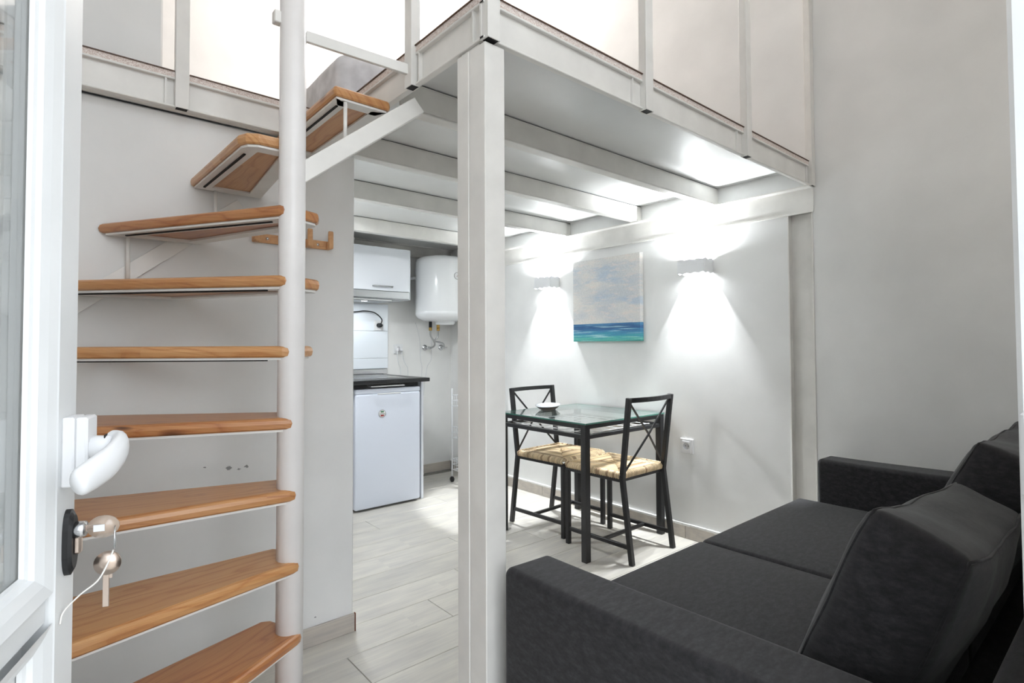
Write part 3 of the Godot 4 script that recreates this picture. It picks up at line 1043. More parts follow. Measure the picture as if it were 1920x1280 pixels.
func cushion(c: Node3D, h: Vector3, lean: float, k: int) -> void:
	var n := noise(300 + k, 3.0, 2)
	var drop := 0.10 if k == 0 else 0.02
	var b := Basis(Vector3.RIGHT, lean)
	var puff := func(p: Vector3, d: Vector3):
		var fx := clampf(1.0 - pow(p.x / h.x, 2.0), 0, 1)
		var fy := clampf(1.0 - pow(p.y / h.y, 2.0), 0, 1)
		var fz := clampf(1.0 - pow(p.z / h.z, 2.0), 0, 1)
		var q := p
		q.z += signf(p.z) * 0.035 * sqrt(fx * fy)
		q.y += signf(p.y) * 0.018 * sqrt(fx * fz) - ((0.03 * fx + drop * (p.x / h.x * 0.5 + 0.5)) if p.y > 0 else 0.0) * absf(p.y / h.y)
		q.x += signf(p.x) * 0.026 * sqrt(fy * fz)
		return q + d * 0.011 * n.get_noise_3d(p.x * 1.4, p.y * 1.4, p.z * 1.4)
	var s := st(true)
	rbox(s, Vector3.ZERO, h, 0.020, 14, b, puff)
	obj("cover", s, M.fabric, c)
	# piped seams round both faces
	for sg in [-1.0, 1.0]:
		s = st(true)
		var pts := []
		var cor := [Vector2(-1, -1), Vector2(1, -1), Vector2(1, 1), Vector2(-1, 1)]
		for i in 4:
			for m in 10:
				var q: Vector2 = cor[i].lerp(cor[(i + 1) % 4], m / 10.0)
				var p := Vector3(q.x * (h.x - 0.006), q.y * (h.y - 0.006), sg * (h.z - 0.006))
				var d := Vector3(q.x if absf(q.x) > 0.99 else 0.0, q.y if absf(q.y) > 0.99 else 0.0, sg).normalized()
				pts.append(b * puff.call(p, d))
		pts.append(pts[0])
		tube(s, pts, 0.0028, 6, false)
		obj("piping", s, M.fabric, c)

# ---------------------------------------------------------------- dining corner
func build_dining() -> void:
	var x0 := 2.13
	var x1 := 2.822
	var z0 := -2.625
	var z1 := -1.925
	var t := thing("dining_table", "square glass-topped dining table with black metal frame", "table", Vector3(2.476, 0, -2.275))
	var s := st()
	for x in [x0, x1 - 0.036]:
		for z in [z0, z1 - 0.036]:
			s = st(); bx(s, x, x + 0.036, 0.0, 0.706, z, z + 0.036, 0.002); obj("leg", s, M.iron, t, true)
	for y in [[0.682, 0.706], [0.630, 0.652]]:
		for z in [z0 + 0.004, z1 - 0.032]:
			s = st(); bx(s, x0 + 0.036, x1 - 0.036, y[0], y[1], z, z + 0.028, 0.002); obj("rail", s, M.iron, t, true)
		for x in [x0 + 0.004, x1 - 0.032]:
			s = st(); bx(s, x, x + 0.028, y[0], y[1], z0 + 0.036, z1 - 0.036, 0.002); obj("rail", s, M.iron, t, true)
	s = st(true)
	for k in 7:
		var x := x0 + 0.036 + (x1 - x0 - 0.072) * (k + 0.5) / 7.0
		tube(s, [Vector3(x, 0.649, z0 + 0.03), Vector3(x, 0.649, z1 - 0.03)], 0.0022, 6)
		var z := z0 + 0.036 + (z1 - z0 - 0.072) * (k + 0.5) / 7.0
		tube(s, [Vector3(x0 + 0.03, 0.6446, z), Vector3(x1 - 0.03, 0.6446, z)], 0.0022, 6)
	obj("wire_shelf", s, M.wire_white, t, true)
	s = st(); bx(s, x0 - 0.002, x1 + 0.002, 0.7065, 0.7135, z0 - 0.002, z1 + 0.002); var g := obj("tabletop", s, M.glass, t, true)
	s = st()
	for q in [[x0 - 0.0025, x1 + 0.0025, z1 + 0.002, z1 + 0.0032], [x0 - 0.0025, x1 + 0.0025, z0 - 0.0032, z0 - 0.002], [x0 - 0.0032, x0 - 0.002, z0, z1], [x1 + 0.002, x1 + 0.0032, z0, z1]]:
		bx(s, q[0], q[1], 0.7065, 0.7135, q[2], q[3])
	tag(obj("glass_edge", s, M.glass_edge, g, false), "green edge of the glass", "")
	# chairs
	var c := make_chair()
	c.position = Vector3(2.468, 0, -1.980)
	c.rotation.y = deg_to_rad(1.0)
	c.set_meta("label", "black metal chair with rush seat, its crossed back nearest the sofa")
	var c2: Node3D = c.duplicate()
	c2.name = numbered("dining_chair")
	add_child(c2)
	c2.position = Vector3(2.487, 0, -2.492)
	c2.rotation.y = PI + deg_to_rad(3.0)
	c2.set_meta("label", "black metal chair with rush seat on the far side of the glass table")
	# dish with dark rim on the table
	var d := thing("serving_dish", "shallow white oval dish with a dark underside on the glass table", "dish", Vector3(2.42, 0.7137, -2.50), deg_to_rad(35.0))
	s = st(true)
	lathe(s, Vector3.ZERO, [Vector2(0, 0.014), Vector2(0.08, 0.015), Vector2(0.118, 0.027), Vector2(0.124, 0.031), Vector2(0.124, 0.029), Vector2(0.120, 0.0265)], 36, Basis.from_scale(Vector3(1.0, 1, 0.62)))
	obj("bowl", s, M.gloss_white, d)
	s = st(true)
	lathe(s, Vector3.ZERO, [Vector2(0.119, 0.026), Vector2(0.09, 0.010), Vector2(0.06, 0.0), Vector2(0, 0.0)], 36, Basis.from_scale(Vector3(1.0, 1, 0.62)))
	obj("underside", s, M.black, d)

func make_chair() -> Node3D:
	var c := thing("dining_chair", "", "chair", Vector3.ZERO, 0.0, "dining chairs at the glass table")
	var s := st()
	var w := 0.025
	for sx in [-1.0, 1.0]:
		s = st()
		bar(s, Vector3(sx * 0.185, 0, 0.219), Vector3(sx * 0.185, 0.43, 0.163), w, w, 0.002, Vector3.RIGHT)
		bar(s, Vector3(sx * 0.185, 0.425, 0.163), Vector3(sx * 0.19, 0.845, 0.213), w, w, 0.002, Vector3.RIGHT)
		obj("leg", s, M.iron, c)
		s = st(); bx(s, sx * 0.185 - w / 2, sx * 0.185 + w / 2, 0.0, 0.418, -0.2295, -0.2055, 0.002); obj("leg", s, M.iron, c)
		s = st(); bar(s, Vector3(sx * 0.185, 0.085, -0.209), Vector3(sx * 0.185, 0.085, 0.198), 0.015, 0.021, 0.002); obj("stretcher", s, M.iron, c)
		s = st(); bar(s, Vector3(sx * 0.185, 0.418, -0.229), Vector3(sx * 0.185, 0.418, 0.155), 0.018, 0.02, 0.002); obj("seat_rail", s, M.iron, c)
	s = st(); bar(s, Vector3(-0.18, 0.085, 0.03), Vector3(0.18, 0.085, 0.03), 0.021, 0.016, 0.002); obj("stretcher", s, M.iron, c)
	for z in [-0.2185, 0.150]:
		s = st(); bar(s, Vector3(-0.175, 0.418, z), Vector3(0.175, 0.418, z), 0.018, 0.02, 0.002); obj("seat_rail", s, M.iron, c)
	# curved top rail
	s = st()
	for k in 10:
		var a := -1.0 + k * 0.2
		var b := a + 0.2
		bar(s, Vector3(a * 0.19, 0.833, 0.212 + 0.03 * (1 - a * a)), Vector3(b * 0.19, 0.833, 0.212 + 0.03 * (1 - b * b)), 0.016, 0.024)
	obj("top_rail", s, M.iron, c)
	for sx in [-1.0, 1.0]:
		s = st()
		var p0 := Vector3(sx * 0.178, 0.82, 0.208)
		var p1 := Vector3(0, 0.645, 0.198 + 0.003 * sx)
		var p2 := Vector3(-sx * 0.178, 0.455, 0.168)
		bar(s, p0, p1, 0.006, 0.010)
		bar(s, p1, p2, 0.006, 0.010)
		obj("back_brace", s, M.iron, c)
	# rush seat: cords laid in four triangles
	s = st(true)
	var rng := RandomNumberGenerator.new()
	rng.seed = 12
	var n := 17
	for k in n:
		var t := float(k) / n
		var hx := 0.192 * (1.0 - t)
		var hz := 0.192 * (1.0 - t)
		var y := 0.447 + 0.010 * sin(t * PI * 0.5) + rng.randf_range(-0.001, 0.001)
		var cz := -0.035
		var cor := [Vector3(-hx, y, cz - hz), Vector3(hx, y, cz - hz), Vector3(hx, y, cz + hz), Vector3(-hx, y, cz + hz)]
		for i in 4:
			var a: Vector3 = cor[i]
			var b: Vector3 = cor[(i + 1) % 4]
			var v := rng.randf_range(0.78, 1.06)
			var hue := rng.randf_range(-0.03, 0.03)
			s.set_color(Color(0.66 * v + hue, 0.50 * v, 0.30 * v - hue).clamp())
			if k > 0 and rng.randf() < 0.16: s.set_color(Color(0.30, 0.20, 0.11))
			var m := a.lerp(b, 0.5) + Vector3(rng.randf_range(-0.002, 0.002), 0.002, rng.randf_range(-0.002, 0.002))
			tube(s, [a, m, b], 0.0068, 6, true)
	# cords wrapped over the seat rails
	for i in 4:
		for k in 26:
			var q := -0.186 + 0.372 * (k + 0.5) / 26.0
			var v := rng.randf_range(0.78, 1.06)
			s.set_color(Color(0.68 * v, 0.53 * v, 0.34 * v).clamp())
			if rng.randf() < 0.1: s.set_color(Color(0.36, 0.25, 0.15))
			var pts := []
			for a in [[-0.182, 0.4555], [-0.194, 0.452], [-0.2005, 0.444], [-0.199, 0.434], [-0.192, 0.4295]]:
				var p := Vector3(q, a[1], a[0])
				p = p.rotated(Vector3.UP, i * PI / 2)
				pts.append(p + Vector3(0, 0, -0.035))
			tube(s, pts, 0.0074, 5, true)
	var sm := mat(Color.WHITE, 0.75)
	sm.vertex_color_use_as_albedo = true
	obj("seat", s, sm, c)
	return c

# ---------------------------------------------------------------- kitchen
func build_kitchen() -> void:
	var s := st()
	# worktop, end panel
	var w := thing("worktop", "black kitchen worktop over the small fridge", "worktop", Vector3(1.56, 0.86, -3.86))
	s = st(); bx(s, 0.952, 2.172, 0.857, 0.884, ZK + 0.001, -3.485, 0.003); obj("slab", s, M.stone, w, true)
	s = st(); bx(s, 0.952, 2.10, 0.828, 0.857, -3.60, -3.535); obj("front_strip", s, M.black, w, true)
	s = st(true)
	tube(s, curve([Vector3(1.70, 0.846, -3.53), Vector3(1.70, 0.842, -3.47), Vector3(1.73, 0.842, -3.462), Vector3(1.92, 0.842, -3.462), Vector3(1.95, 0.842, -3.47), Vector3(1.95, 0.846, -3.53)], 4), 0.004, 8)
	obj("rail", s, M.brushed, w, true)
	var p := thing("end_panel", "white side panel closing the kitchen unit beside the fridge", "panel", Vector3(2.14, 0, -3.85))
	s = st(); bx(s, 2.128, 2.148, 0.0, 0.8565, -4.17, -3.535, 0.002); obj("board", s, M.gloss_white, p, true)
	var h := thing("cooktop", "black glass cooktop set into the kitchen worktop", "cooktop", Vector3(1.75, 0.884, -3.85))
	s = st(); bx(s, 1.47, 2.02, 0.8842, 0.890, -4.10, -3.57, 0.002); obj("glass", s, M.hob, h, true)
	s = st()
	for q in [[1.466, 2.024, -3.57, -3.566], [1.466, 2.024, -4.104, -4.10], [1.466, 1.47, -4.1, -3.57], [2.02, 2.024, -4.1, -3.57]]:
		bx(s, q[0], q[1], 0.8842, 0.8895, q[2], q[3])
	obj("steel_edge", s, M.brushed, h, true)
	var u := thing("upstand", "polished metal strip along the back of the worktop", "trim", Vector3(1.56, 0.884, ZK + 0.02))
	s = st(); bx(s, 0.952, 2.205, 0.8842, 0.929, ZK + 0.0005, ZK + 0.02, 0.004); obj("strip", s, M.chrome, u, true)
	# fridge
	var f := thing("fridge", "small white under-counter fridge with a round badge", "fridge", Vector3(1.86, 0, -3.8))
	s = st(true); rbox(s, Vector3(1.855, 0.4165, -3.84), Vector3(0.247, 0.406, 0.27), 0.008, 2); obj("body", s, M.fridge, f, true)
	s = st(true); rbox(s, Vector3(1.855, 0.402, -3.537), Vector3(0.25, 0.388, 0.03), 0.014, 3)
	var dr := obj("door", s, M.fridge, f, true)
	s = st(true); rbox(s, Vector3(1.855, 0.806, -3.535), Vector3(0.25, 0.0175, 0.026), 0.010, 2); obj("top_lip", s, M.fridge, f, true)
	s = st(true); rbox(s, Vector3(1.855, 0.787, -3.5075), Vector3(0.09, 0.004, 0.003), 0.002, 2); obj("grip", s, M.plastic_soft, dr, false)
	s = st(true)
	var bs := Basis(Vector3(1, 0, 0), PI / 2)
	lathe(s, Vector3(1.80, 0.650, -3.507), [Vector2(0, 0.0022), Vector2(0.024, 0.0022), Vector2(0.026, 0.0)], 28, bs)
	var bd := obj("badge", s, M.badge_white, dr, false)
	s = st(true)
	var rg := []
	for k in 29:
		rg.append(Vector3(1.80 + 0.0255 * cos(TAU * k / 28), 0.650 + 0.0255 * sin(TAU * k / 28), -3.5052))
	tube(s, rg, 0.0016, 6, false)
	obj("badge_rim", s, M.badge_grey, bd, false)
	for q in [[0.658, 0.668, 0.012, "badge_green"], [0.6475, 0.6515, 0.017, "badge_grey"], [0.632, 0.642, 0.012, "badge_red"]]:
		s = st(); bx(s, 1.80 - q[2], 1.80 + q[2], q[0], q[1], -3.5048, -3.5040); obj("badge_print", s, M[q[3]], bd, false)
	for x in [1.64, 2.07]:
		for z in [-4.05, -3.60]:
			s = st(true); lathe(s, Vector3(x, 0, z), [Vector2(0, 0), Vector2(0.018, 0), Vector2(0.018, 0.012), Vector2(0, 0.012)], 16); obj("foot", s, M.black, f, true)
	# upper cabinet and hood
	var c := thing("wall_cabinet", "white gloss kitchen wall cabinet above the hood", "cabinet", Vector3(1.7, 1.54, -4.06))
	s = st(); bx(s, 1.25, 2.258, 1.484, 1.884, ZK + 0.001, -3.918, 0.001); obj("body", s, M.gloss_white, c, true)
	for q in [[1.252, 1.738], [1.742, 2.238]]:
		s = st(); bx(s, q[0], q[1], 1.545, 1.883, -3.917, -3.899, 0.002); var dd := obj("door", s, M.gloss_white, c, true)
		s = st(true)
		var cx: float = q[0] + 0.25
		tube(s, [Vector3(cx - 0.07, 1.578, -3.898), Vector3(cx - 0.07, 1.578, -3.878), Vector3(cx + 0.09, 1.578, -3.878), Vector3(cx + 0.09, 1.578, -3.898)], 0.005, 8)
		obj("handle", s, M.brushed, dd, false)
	var k := thing("range_hood", "brushed steel pull-out hood under the wall cabinet", "hood", Vector3(1.75, 1.48, -4.05))
	s = st(); bx(s, 1.30, 2.236, 1.487, 1.542, -3.9165, -3.896, 0.002); obj("front", s, M.hood, k, true)
	s = st(); bx(s, 1.32, 2.10, 1.466, 1.4835, -4.18, -3.93, 0.004); obj("filter", s, M.brushed, k, true)
	for x in [1.50, 1.90]:
		s = st(true); lathe(s, Vector3(x, 1.4655, -4.0), [Vector2(0.0, -0.001), Vector2(0.022, -0.001), Vector2(0.024, 0.001)], 18); obj("hood_lamp", s, M.led_cool, k, true)
		var hl0 := AreaLight3D.new()
		hl0.name = "light"
		hl0.area_size = Vector2(0.04, 0.04)
		hl0.light_color = Color(0.97, 0.988, 1.0)
		hl0.light_energy = 0.10
		hl0.area_range = 10.0
		hl0.area_attenuation = 2.0
		hl0.shadow_enabled = true
		k.add_child(hl0, true)
		hl0.position = Vector3(x, 1.463, -4.0) - k.position
		hl0.rotation.x = -PI / 2
	# water heater
	var b := thing("water_heater", "white cylindrical electric water heater in the kitchen corner", "water heater", Vector3(2.594, 1.3, -3.97))
	s = st(true)
	lathe(s, Vector3(2.594, 0, -3.97), [Vector2(0, 1.868), Vector2(0.15, 1.866), Vector2(0.19, 1.858), Vector2(0.215, 1.842), Vector2(0.2245, 1.815), Vector2(0.2245, 1.405), Vector2(0.223, 1.398), Vector2(0.2245, 1.392), Vector2(0.2235, 1.376), Vector2(0.205, 1.350), Vector2(0.17, 1.332), Vector2(0.12, 1.322), Vector2(0.0, 1.320)], 56)
	obj("tank", s, M.enamel, b, true)
	s = st(true)
	lathe(s, Vector3(2.61, 0, -3.95), [Vector2(0.085, 1.3225), Vector2(0.085, 1.305), Vector2(0.075, 1.295), Vector2(0.0, 1.292)], 32)
	obj("cap", s, M.enamel, b, true)
	s = st(true)
	lathe(s, Vector3(2.594, 1.69, -3.7455), [Vector2(0, 0.004), Vector2(0.026, 0.004), Vector2(0.031, 0.002), Vector2(0.031, -0.006)], 28, bs)
	var gg := obj("gauge", s, M.plastic, b, true)
	s = st(true)
	rg = []
	for i in 29: rg.append(Vector3(2.594 + 0.028 * cos(TAU * i / 28), 1.69 + 0.028 * sin(TAU * i / 28), -3.7415))
	tube(s, rg, 0.0014, 6, false)
	obj("gauge_rim", s, M.badge_grey, gg, false)
	s = st(); bar(s, Vector3(2.588, 1.684, -3.7408), Vector3(2.609, 1.703, -3.7408), 0.001, 0.003); obj("needle", s, M.badge_red, gg, false)
	s = st(); bx(s, 2.352, 2.372, 1.67, 1.69, ZK + 0.0005, -4.02, 0.002); obj("bracket", s, M.plastic_soft, b, true)
	for q in [[2.51, -4.02, "black"], [2.60, -4.04, "brass"]]:
		s = st(true); lathe(s, Vector3(q[0], 0, q[1]), [Vector2(0, 1.33), Vector2(0.014, 1.33), Vector2(0.014, 1.272), Vector2(0, 1.272)], 16); obj("pipe_stub", s, M[q[2]], b, true)
		s = st(true); lathe(s, Vector3(q[0], 0, q[1]), [Vector2(0, 1.272), Vector2(0.015, 1.272), Vector2(0.015, 1.245), Vector2(0, 1.245)], 6); obj("nut", s, M.brass, b, true)
	# hoses and wall valves
	var hs := [curve([Vector3(2.51, 1.25, -4.02), Vector3(2.52, 1.20, -4.03), Vector3(2.575, 1.15, -4.06), Vector3(2.60, 1.115, -4.10), Vector3(2.59, 1.09, -4.16)], 6),
		curve([Vector3(2.60, 1.25, -4.04), Vector3(2.60, 1.19, -4.05), Vector3(2.57, 1.155, -4.06), Vector3(2.62, 1.15, -4.09), Vector3(2.70, 1.135, -4.12), Vector3(2.735, 1.10, -4.15)], 6)]
	var hl := ["braided steel hose curving from the heater's black inlet", "braided steel hose curving from the heater's brass valve"]
	for i in 2:
		s = st(true); tube(s, hs[i], 0.008, 8); var ho := thing("water_hose", hl[i], "hose", hs[i][hs[i].size() - 1], 0.0, "water heater hoses"); obj("hose", s, M.brushed, ho, true)
	var vl := ["chrome wall valve under the water heater, left one", "chrome wall valve under the water heater, right one"]
	var vx := [2.575, 2.742]
	for i in 2:
		var v := thing("wall_valve", vl[i], "valve", Vector3(vx[i], 1.10, ZK + 0.01), 0.0, "chrome wall valves")
		s = st(true); lathe(s, Vector3(0, 0, -0.008), [Vector2(0, 0.014), Vector2(0.02, 0.012), Vector2(0.026, 0.0)], 20, bs); obj("rosette", s, M.chrome, v)
		s = st(true); tube(s, [Vector3(0, 0, 0), Vector3(0, 0, 0.06)], 0.010, 12); obj("body", s, M.chrome, v)
		s = st(); bx(s, -0.022, 0.022, -0.008, 0.008, 0.06, 0.072, 0.004); obj("knob", s, M.chrome, v)
	# sockets, plugs, cables
	socket("wall_socket", "white wall socket with a black plug above the worktop", Vector3(2.125, 1.287, ZK + 0.0085), 0.0, 0.0)
	var bp := thing("power_plug", "black plug with curved cable in the socket above the worktop", "plug", Vector3(2.125, 1.287, ZK + 0.02))
	s = st(true); lathe(s, Vector3(0, 0, 0), [Vector2(0, 0.05), Vector2(0.011, 0.048), Vector2(0.018, 0.03), Vector2(0.019, 0.001), Vector2(0, 0.001)], 20, bs); obj("plug", s, M.black, bp)
	s = st(true); tube(s, curve([Vector3(0, 0.01, 0.035), Vector3(0.002, 0.05, 0.045), Vector3(-0.05, 0.10, 0.03), Vector3(-0.13, 0.115, 0.01), Vector3(-0.21, 0.105, 0.006), Vector3(-0.42, 0.09, 0.006)], 6), 0.0045, 8); obj("cable", s, M.black, bp)
	socket("wall_socket", "white double wall socket with two pale cables beside the worktop", Vector3(2.312, 1.09, ZK + 0.0005), 0.0, 0.0)
	var cl := ["left pale cable hanging from the double socket", "right pale cable hanging from the double socket"]
	for i in 2:
		var cb := thing("cable", cl[i], "cable", Vector3(2.295 + i * 0.034, 1.07, ZK + 0.02), 0.0, "pale cables at the double socket")
		s = st(true)
		tube(s, curve([Vector3(0, 0.02, 0.004), Vector3(-0.005 + i * 0.015, -0.04, 0.01), Vector3(0.01 + i * 0.03, -0.11, 0.006), Vector3(0.03 + i * 0.035, -0.17, 0.006), Vector3(0.03 + i * 0.03, -0.5, 0.006)], 6), 0.0026, 6)
		obj("lead", s, M.cable_grey, cb)
		s = st(); bx(s, -0.010, 0.010, 0.002, 0.034, -0.005, 0.018, 0.003); obj("plug", s, M.plastic_soft, cb)
	for i in 2:
		var cb := thing("cable", ["thin white cable running down left under the heater", "thin white cable running down right under the heater"][i], "cable", Vector3(2.50 + i * 0.14, 1.3, ZK + 0.006), 0.0, "thin cables below the heater")
		s = st(true)
		tube(s, curve([Vector3(-0.02 + i * 0.02, 0.02, 0.0), Vector3(0.02 - i * 0.02, -0.12, 0), Vector3(0.03 - i * 0.03, -0.30, 0), Vector3(0.045 - i * 0.09, -0.38, 0), Vector3(0.03 - i * 0.11, -0.62, 0)], 6), 0.0022, 6)
		obj("lead", s, M.cable_grey, cb)
	# flat lamp under the loft, in the kitchen bay behind the stair wall
	var cl0 := thing("ceiling_lamp", "round white ceiling lamp in the kitchen bay under the loft", "ceiling lamp", Vector3(1.2, YP, -3.05))
	s = st(true); lathe(s, Vector3.ZERO, [Vector2(0.0, -0.0005), Vector2(0.12, -0.0005), Vector2(0.12, -0.018), Vector2(0.112, -0.020)], 36); obj("housing", s, M.plastic, cl0)
	s = st(true); lathe(s, Vector3.ZERO, [Vector2(0.112, -0.0195), Vector2(0.09, -0.024), Vector2(0.0, -0.026)], 36); obj("lamp_diffuser", s, glow(Color(0.965, 0.984, 1.0), 5.0), cl0)
	var ca := AreaLight3D.new()
	ca.name = "light"
	ca.area_size = Vector2(0.19, 0.19)
	ca.light_color = Color(0.965, 0.984, 1.0)
	ca.light_energy = 1.5
	ca.area_range = 12.0
	ca.area_attenuation = 2.0
	ca.shadow_enabled = true
	cl0.add_child(ca)
	ca.position = Vector3(0, -0.03, 0)
	ca.rotation.x = -PI / 2
	# bag on top of the cabinet
	var bg := thing("plastic_bag", "crumpled white plastic bag on top of the wall cabinet", "bag", Vector3(1.66, 1.885, -4.02))
	s = st(true)
	var bn := noise(401, 9.0, 3)
	rbox(s, Vector3(0, 0.042, 0), Vector3(0.14, 0.042, 0.09), 0.035, 6, Basis.IDENTITY, func(q: Vector3, d: Vector3): return Vector3(q.x, max(q.y * (1.0 - 0.6 * max(q.x / 0.14, 0.0)), -0.0415), q.z) + (d * 0.012 * bn.get_noise_3d(q.x, q.y, q.z) if q.y > -0.03 else Vector3.ZERO))
	obj("bag", s, M.plastic_soft, bg)
	# wire trolley behind the column
	var t := thing("wire_trolley", "slim white wire trolley on black castors by the far wall", "trolley", Vector3(2.69, 0, -3.60))
	var xs := [-0.11, 0.115]
	var zs := [-0.2, 0.2]
	for x in xs:
		for z in zs:
			s = st(true); tube(s, [Vector3(x, 0.045, z), Vector3(x, 0.765, z)], 0.006, 8); obj("post", s, M.wire_white, t)
			s = st(true)
			lathe(s, Vector3(x, 0.0225, z), [Vector2(0, 0.011), Vector2(0.018, 0.011), Vector2(0.0225, 0.006), Vector2(0.0225, -0.006), Vector2(0.018, -0.011), Vector2(0, -0.011)], 18, Basis(Vector3(0, 0, 1), PI / 2))
			obj("castor", s, M.black, t)
	for y in [0.10, 0.36, 0.62]:
		s = st(true)
		for yy in [y, y + 0.045, y + 0.09]:
			for x in xs: tube(s, [Vector3(x, yy, -0.2), Vector3(x, yy, 0.2)], 0.003, 6)
			for z in zs: tube(s, [Vector3(xs[0], yy, z), Vector3(xs[1], yy, z)], 0.003, 6)
		for i in 13:
			var z := -0.2 + 0.4 * i / 12.0
			tube(s, [Vector3(xs[0], y + 0.09, z), Vector3(xs[0], y, z), Vector3(xs[1], y, z), Vector3(xs[1], y + 0.09, z)], 0.0018, 5)
		for i in 6:
			var x: float = lerpf(xs[0], xs[1], i / 5.0)
			tube(s, [Vector3(x, y + 0.09, -0.2), Vector3(x, y, -0.2), Vector3(x, y, 0.2), Vector3(x, y + 0.09, 0.2)], 0.0018, 5)
		obj("basket", s, M.wire_white, t)

func socket(called: String, label: String, at: Vector3, turn: float, _r: float) -> Node3D:
	var o := thing(called, label, "socket", at, turn)
	var s := st(); for q in [[-0.041, -0.027, -0.041, 0.041], [0.027, 0.041, -0.041, 0.041], [-0.027, 0.027, -0.041, -0.027], [-0.027, 0.027, 0.027, 0.041]]: bx(s, q[0], q[1], q[2], q[3], 0.0, 0.008, 0.001)
	obj("frame", s, M.plastic, o)
	s = st()
	for k in 32:
		var a := TAU * k / 32
		var b := TAU * (k + 1) / 32
		var ka: float = 0.027 / max(absf(cos(a)), absf(sin(a)))
		var kb: float = 0.027 / max(absf(cos(b)), absf(sin(b)))
		quad(s, Vector3(0.021 * cos(a), 0.021 * sin(a), 0.0105), Vector3(0.021 * cos(b), 0.021 * sin(b), 0.0105), Vector3(kb * cos(b), kb * sin(b), 0.0105), Vector3(ka * cos(a), ka * sin(a), 0.0105), Vector3.BACK)
		quad(s, Vector3(ka * cos(a), ka * sin(a), 0.0105), Vector3(kb * cos(b), kb * sin(b), 0.0105), Vector3(kb * cos(b), kb * sin(b), 0.0), Vector3(ka * cos(a), ka * sin(a), 0.0), Vector3(cos(a), sin(a), 0))
	obj("insert", s, M.plastic_soft, o)
	s = st(true)
	lathe(s, Vector3(0, 0, 0.0107), [Vector2(0.021, 0.0), Vector2(0.0195, -0.002), Vector2(0.019, -0.0095), Vector2(0.0, -0.0095)], 28, Basis(Vector3.RIGHT, PI / 2))
	obj("well", s, M.well, o)
	for x in [-0.0095, 0.0095]:
		s = st(true); lathe(s, Vector3(x, 0, 0.0014), [Vector2(0.0028, 0.0005), Vector2(0, 0.0005)], 10, Basis(Vector3.RIGHT, PI / 2)); obj("contact", s, M.slot, o)
	return o

# ---------------------------------------------------------------- things on the walls
func build_wall_things() -> void:
	var s := st()
	# canvas
	var p := thing("canvas_painting", "square seascape canvas of grey clouds over a teal sea", "painting", Vector3(XW - 0.0005, 1.142, -2.365))
	s = st(); bx(s, -0.033, 0.0, 0.001, 0.551, -0.281, 0.281); obj("stretcher", s, M.canvas_edge, p)
	s = st()
	var cs := [Vector3(-0.034, 0.552, -0.282), Vector3(-0.034, 0.552, 0.282), Vector3(-0.034, 0.0, 0.282), Vector3(-0.034, 0.0, -0.282)]
	var uv := [Vector2(0.05, 0.02), Vector2(0.95, 0.02), Vector2(0.95, 0.98), Vector2(0.05, 0.98)]
	for i in [0, 2, 1, 0, 3, 2]:
		s.set_uv(uv[i]); s.add_vertex(cs[i])
	# the canvas is folded round its stretcher
	for i in 4:
		var j := (i + 1) % 4
		var o1: Vector2 = Vector2(0, -0.02) if i == 0 else (Vector2(0.05, 0) if i == 1 else (Vector2(0, 0.02) if i == 2 else Vector2(-0.05, 0)))
		var q := [cs[i], cs[j], cs[j] + Vector3(0.034, 0, 0), cs[i] + Vector3(0.034, 0, 0)]
		var w := [uv[i], uv[j], uv[j] + o1, uv[i] + o1]
		for n in [0, 1, 2, 0, 2, 3]:
			s.set_uv(w[n]); s.add_vertex(q[n])
	obj("picture", s, M.seascape, p)
	# socket by the table
	socket("wall_socket", "white wall socket on the wall beside the dining table", Vector3(XW - 0.0005, 0.531, -1.787), -PI / 2, 0.0)
	# sconces
	sconce("white wavy-edged wall lamp between painting and wall post", Vector3(XW, 1.518, -1.692), 0.168, Color(0.965, 0.984, 1.0), 3.0)
	sconce("white wavy-edged wall lamp left of the painting", Vector3(XW, 1.533, -2.898), 0.168, Color(0.965, 0.984, 1.0), 3.0)
	# coat rack on the stair wall
	var r := thing("coat_rack", "bamboo coat rack with upright pegs on the stair wall", "coat rack", Vector3(0.70, 1.49, ZS))
	s = st(); bx(s, -0.135, 0.145, 0.0, 0.032, 0.0005, 0.012, 0.002); obj("board", s, M.bamboo, r)
	for x in [-0.125, -0.035, 0.058, 0.137]:
		s = st(); bx(s, x - 0.0095, x + 0.0095, 0.0, 0.028, 0.012, 0.034, 0.002); var pg := obj("peg", s, M.bamboo, r)
		s = st(); bx(s, x - 0.0095, x + 0.0095, 0.0, 0.067, 0.034, 0.044, 0.003); obj("upright", s, M.bamboo, pg)
	for x in [-0.085, 0.098]:
		s = st(true); lathe(s, Vector3(x, 0.016, 0.012), [Vector2(0, 0.003), Vector2(0.004, 0.002), Vector2(0.0055, 0.0)], 14, Basis(Vector3.RIGHT, PI / 2)); obj("screw", s, M.chrome, r)

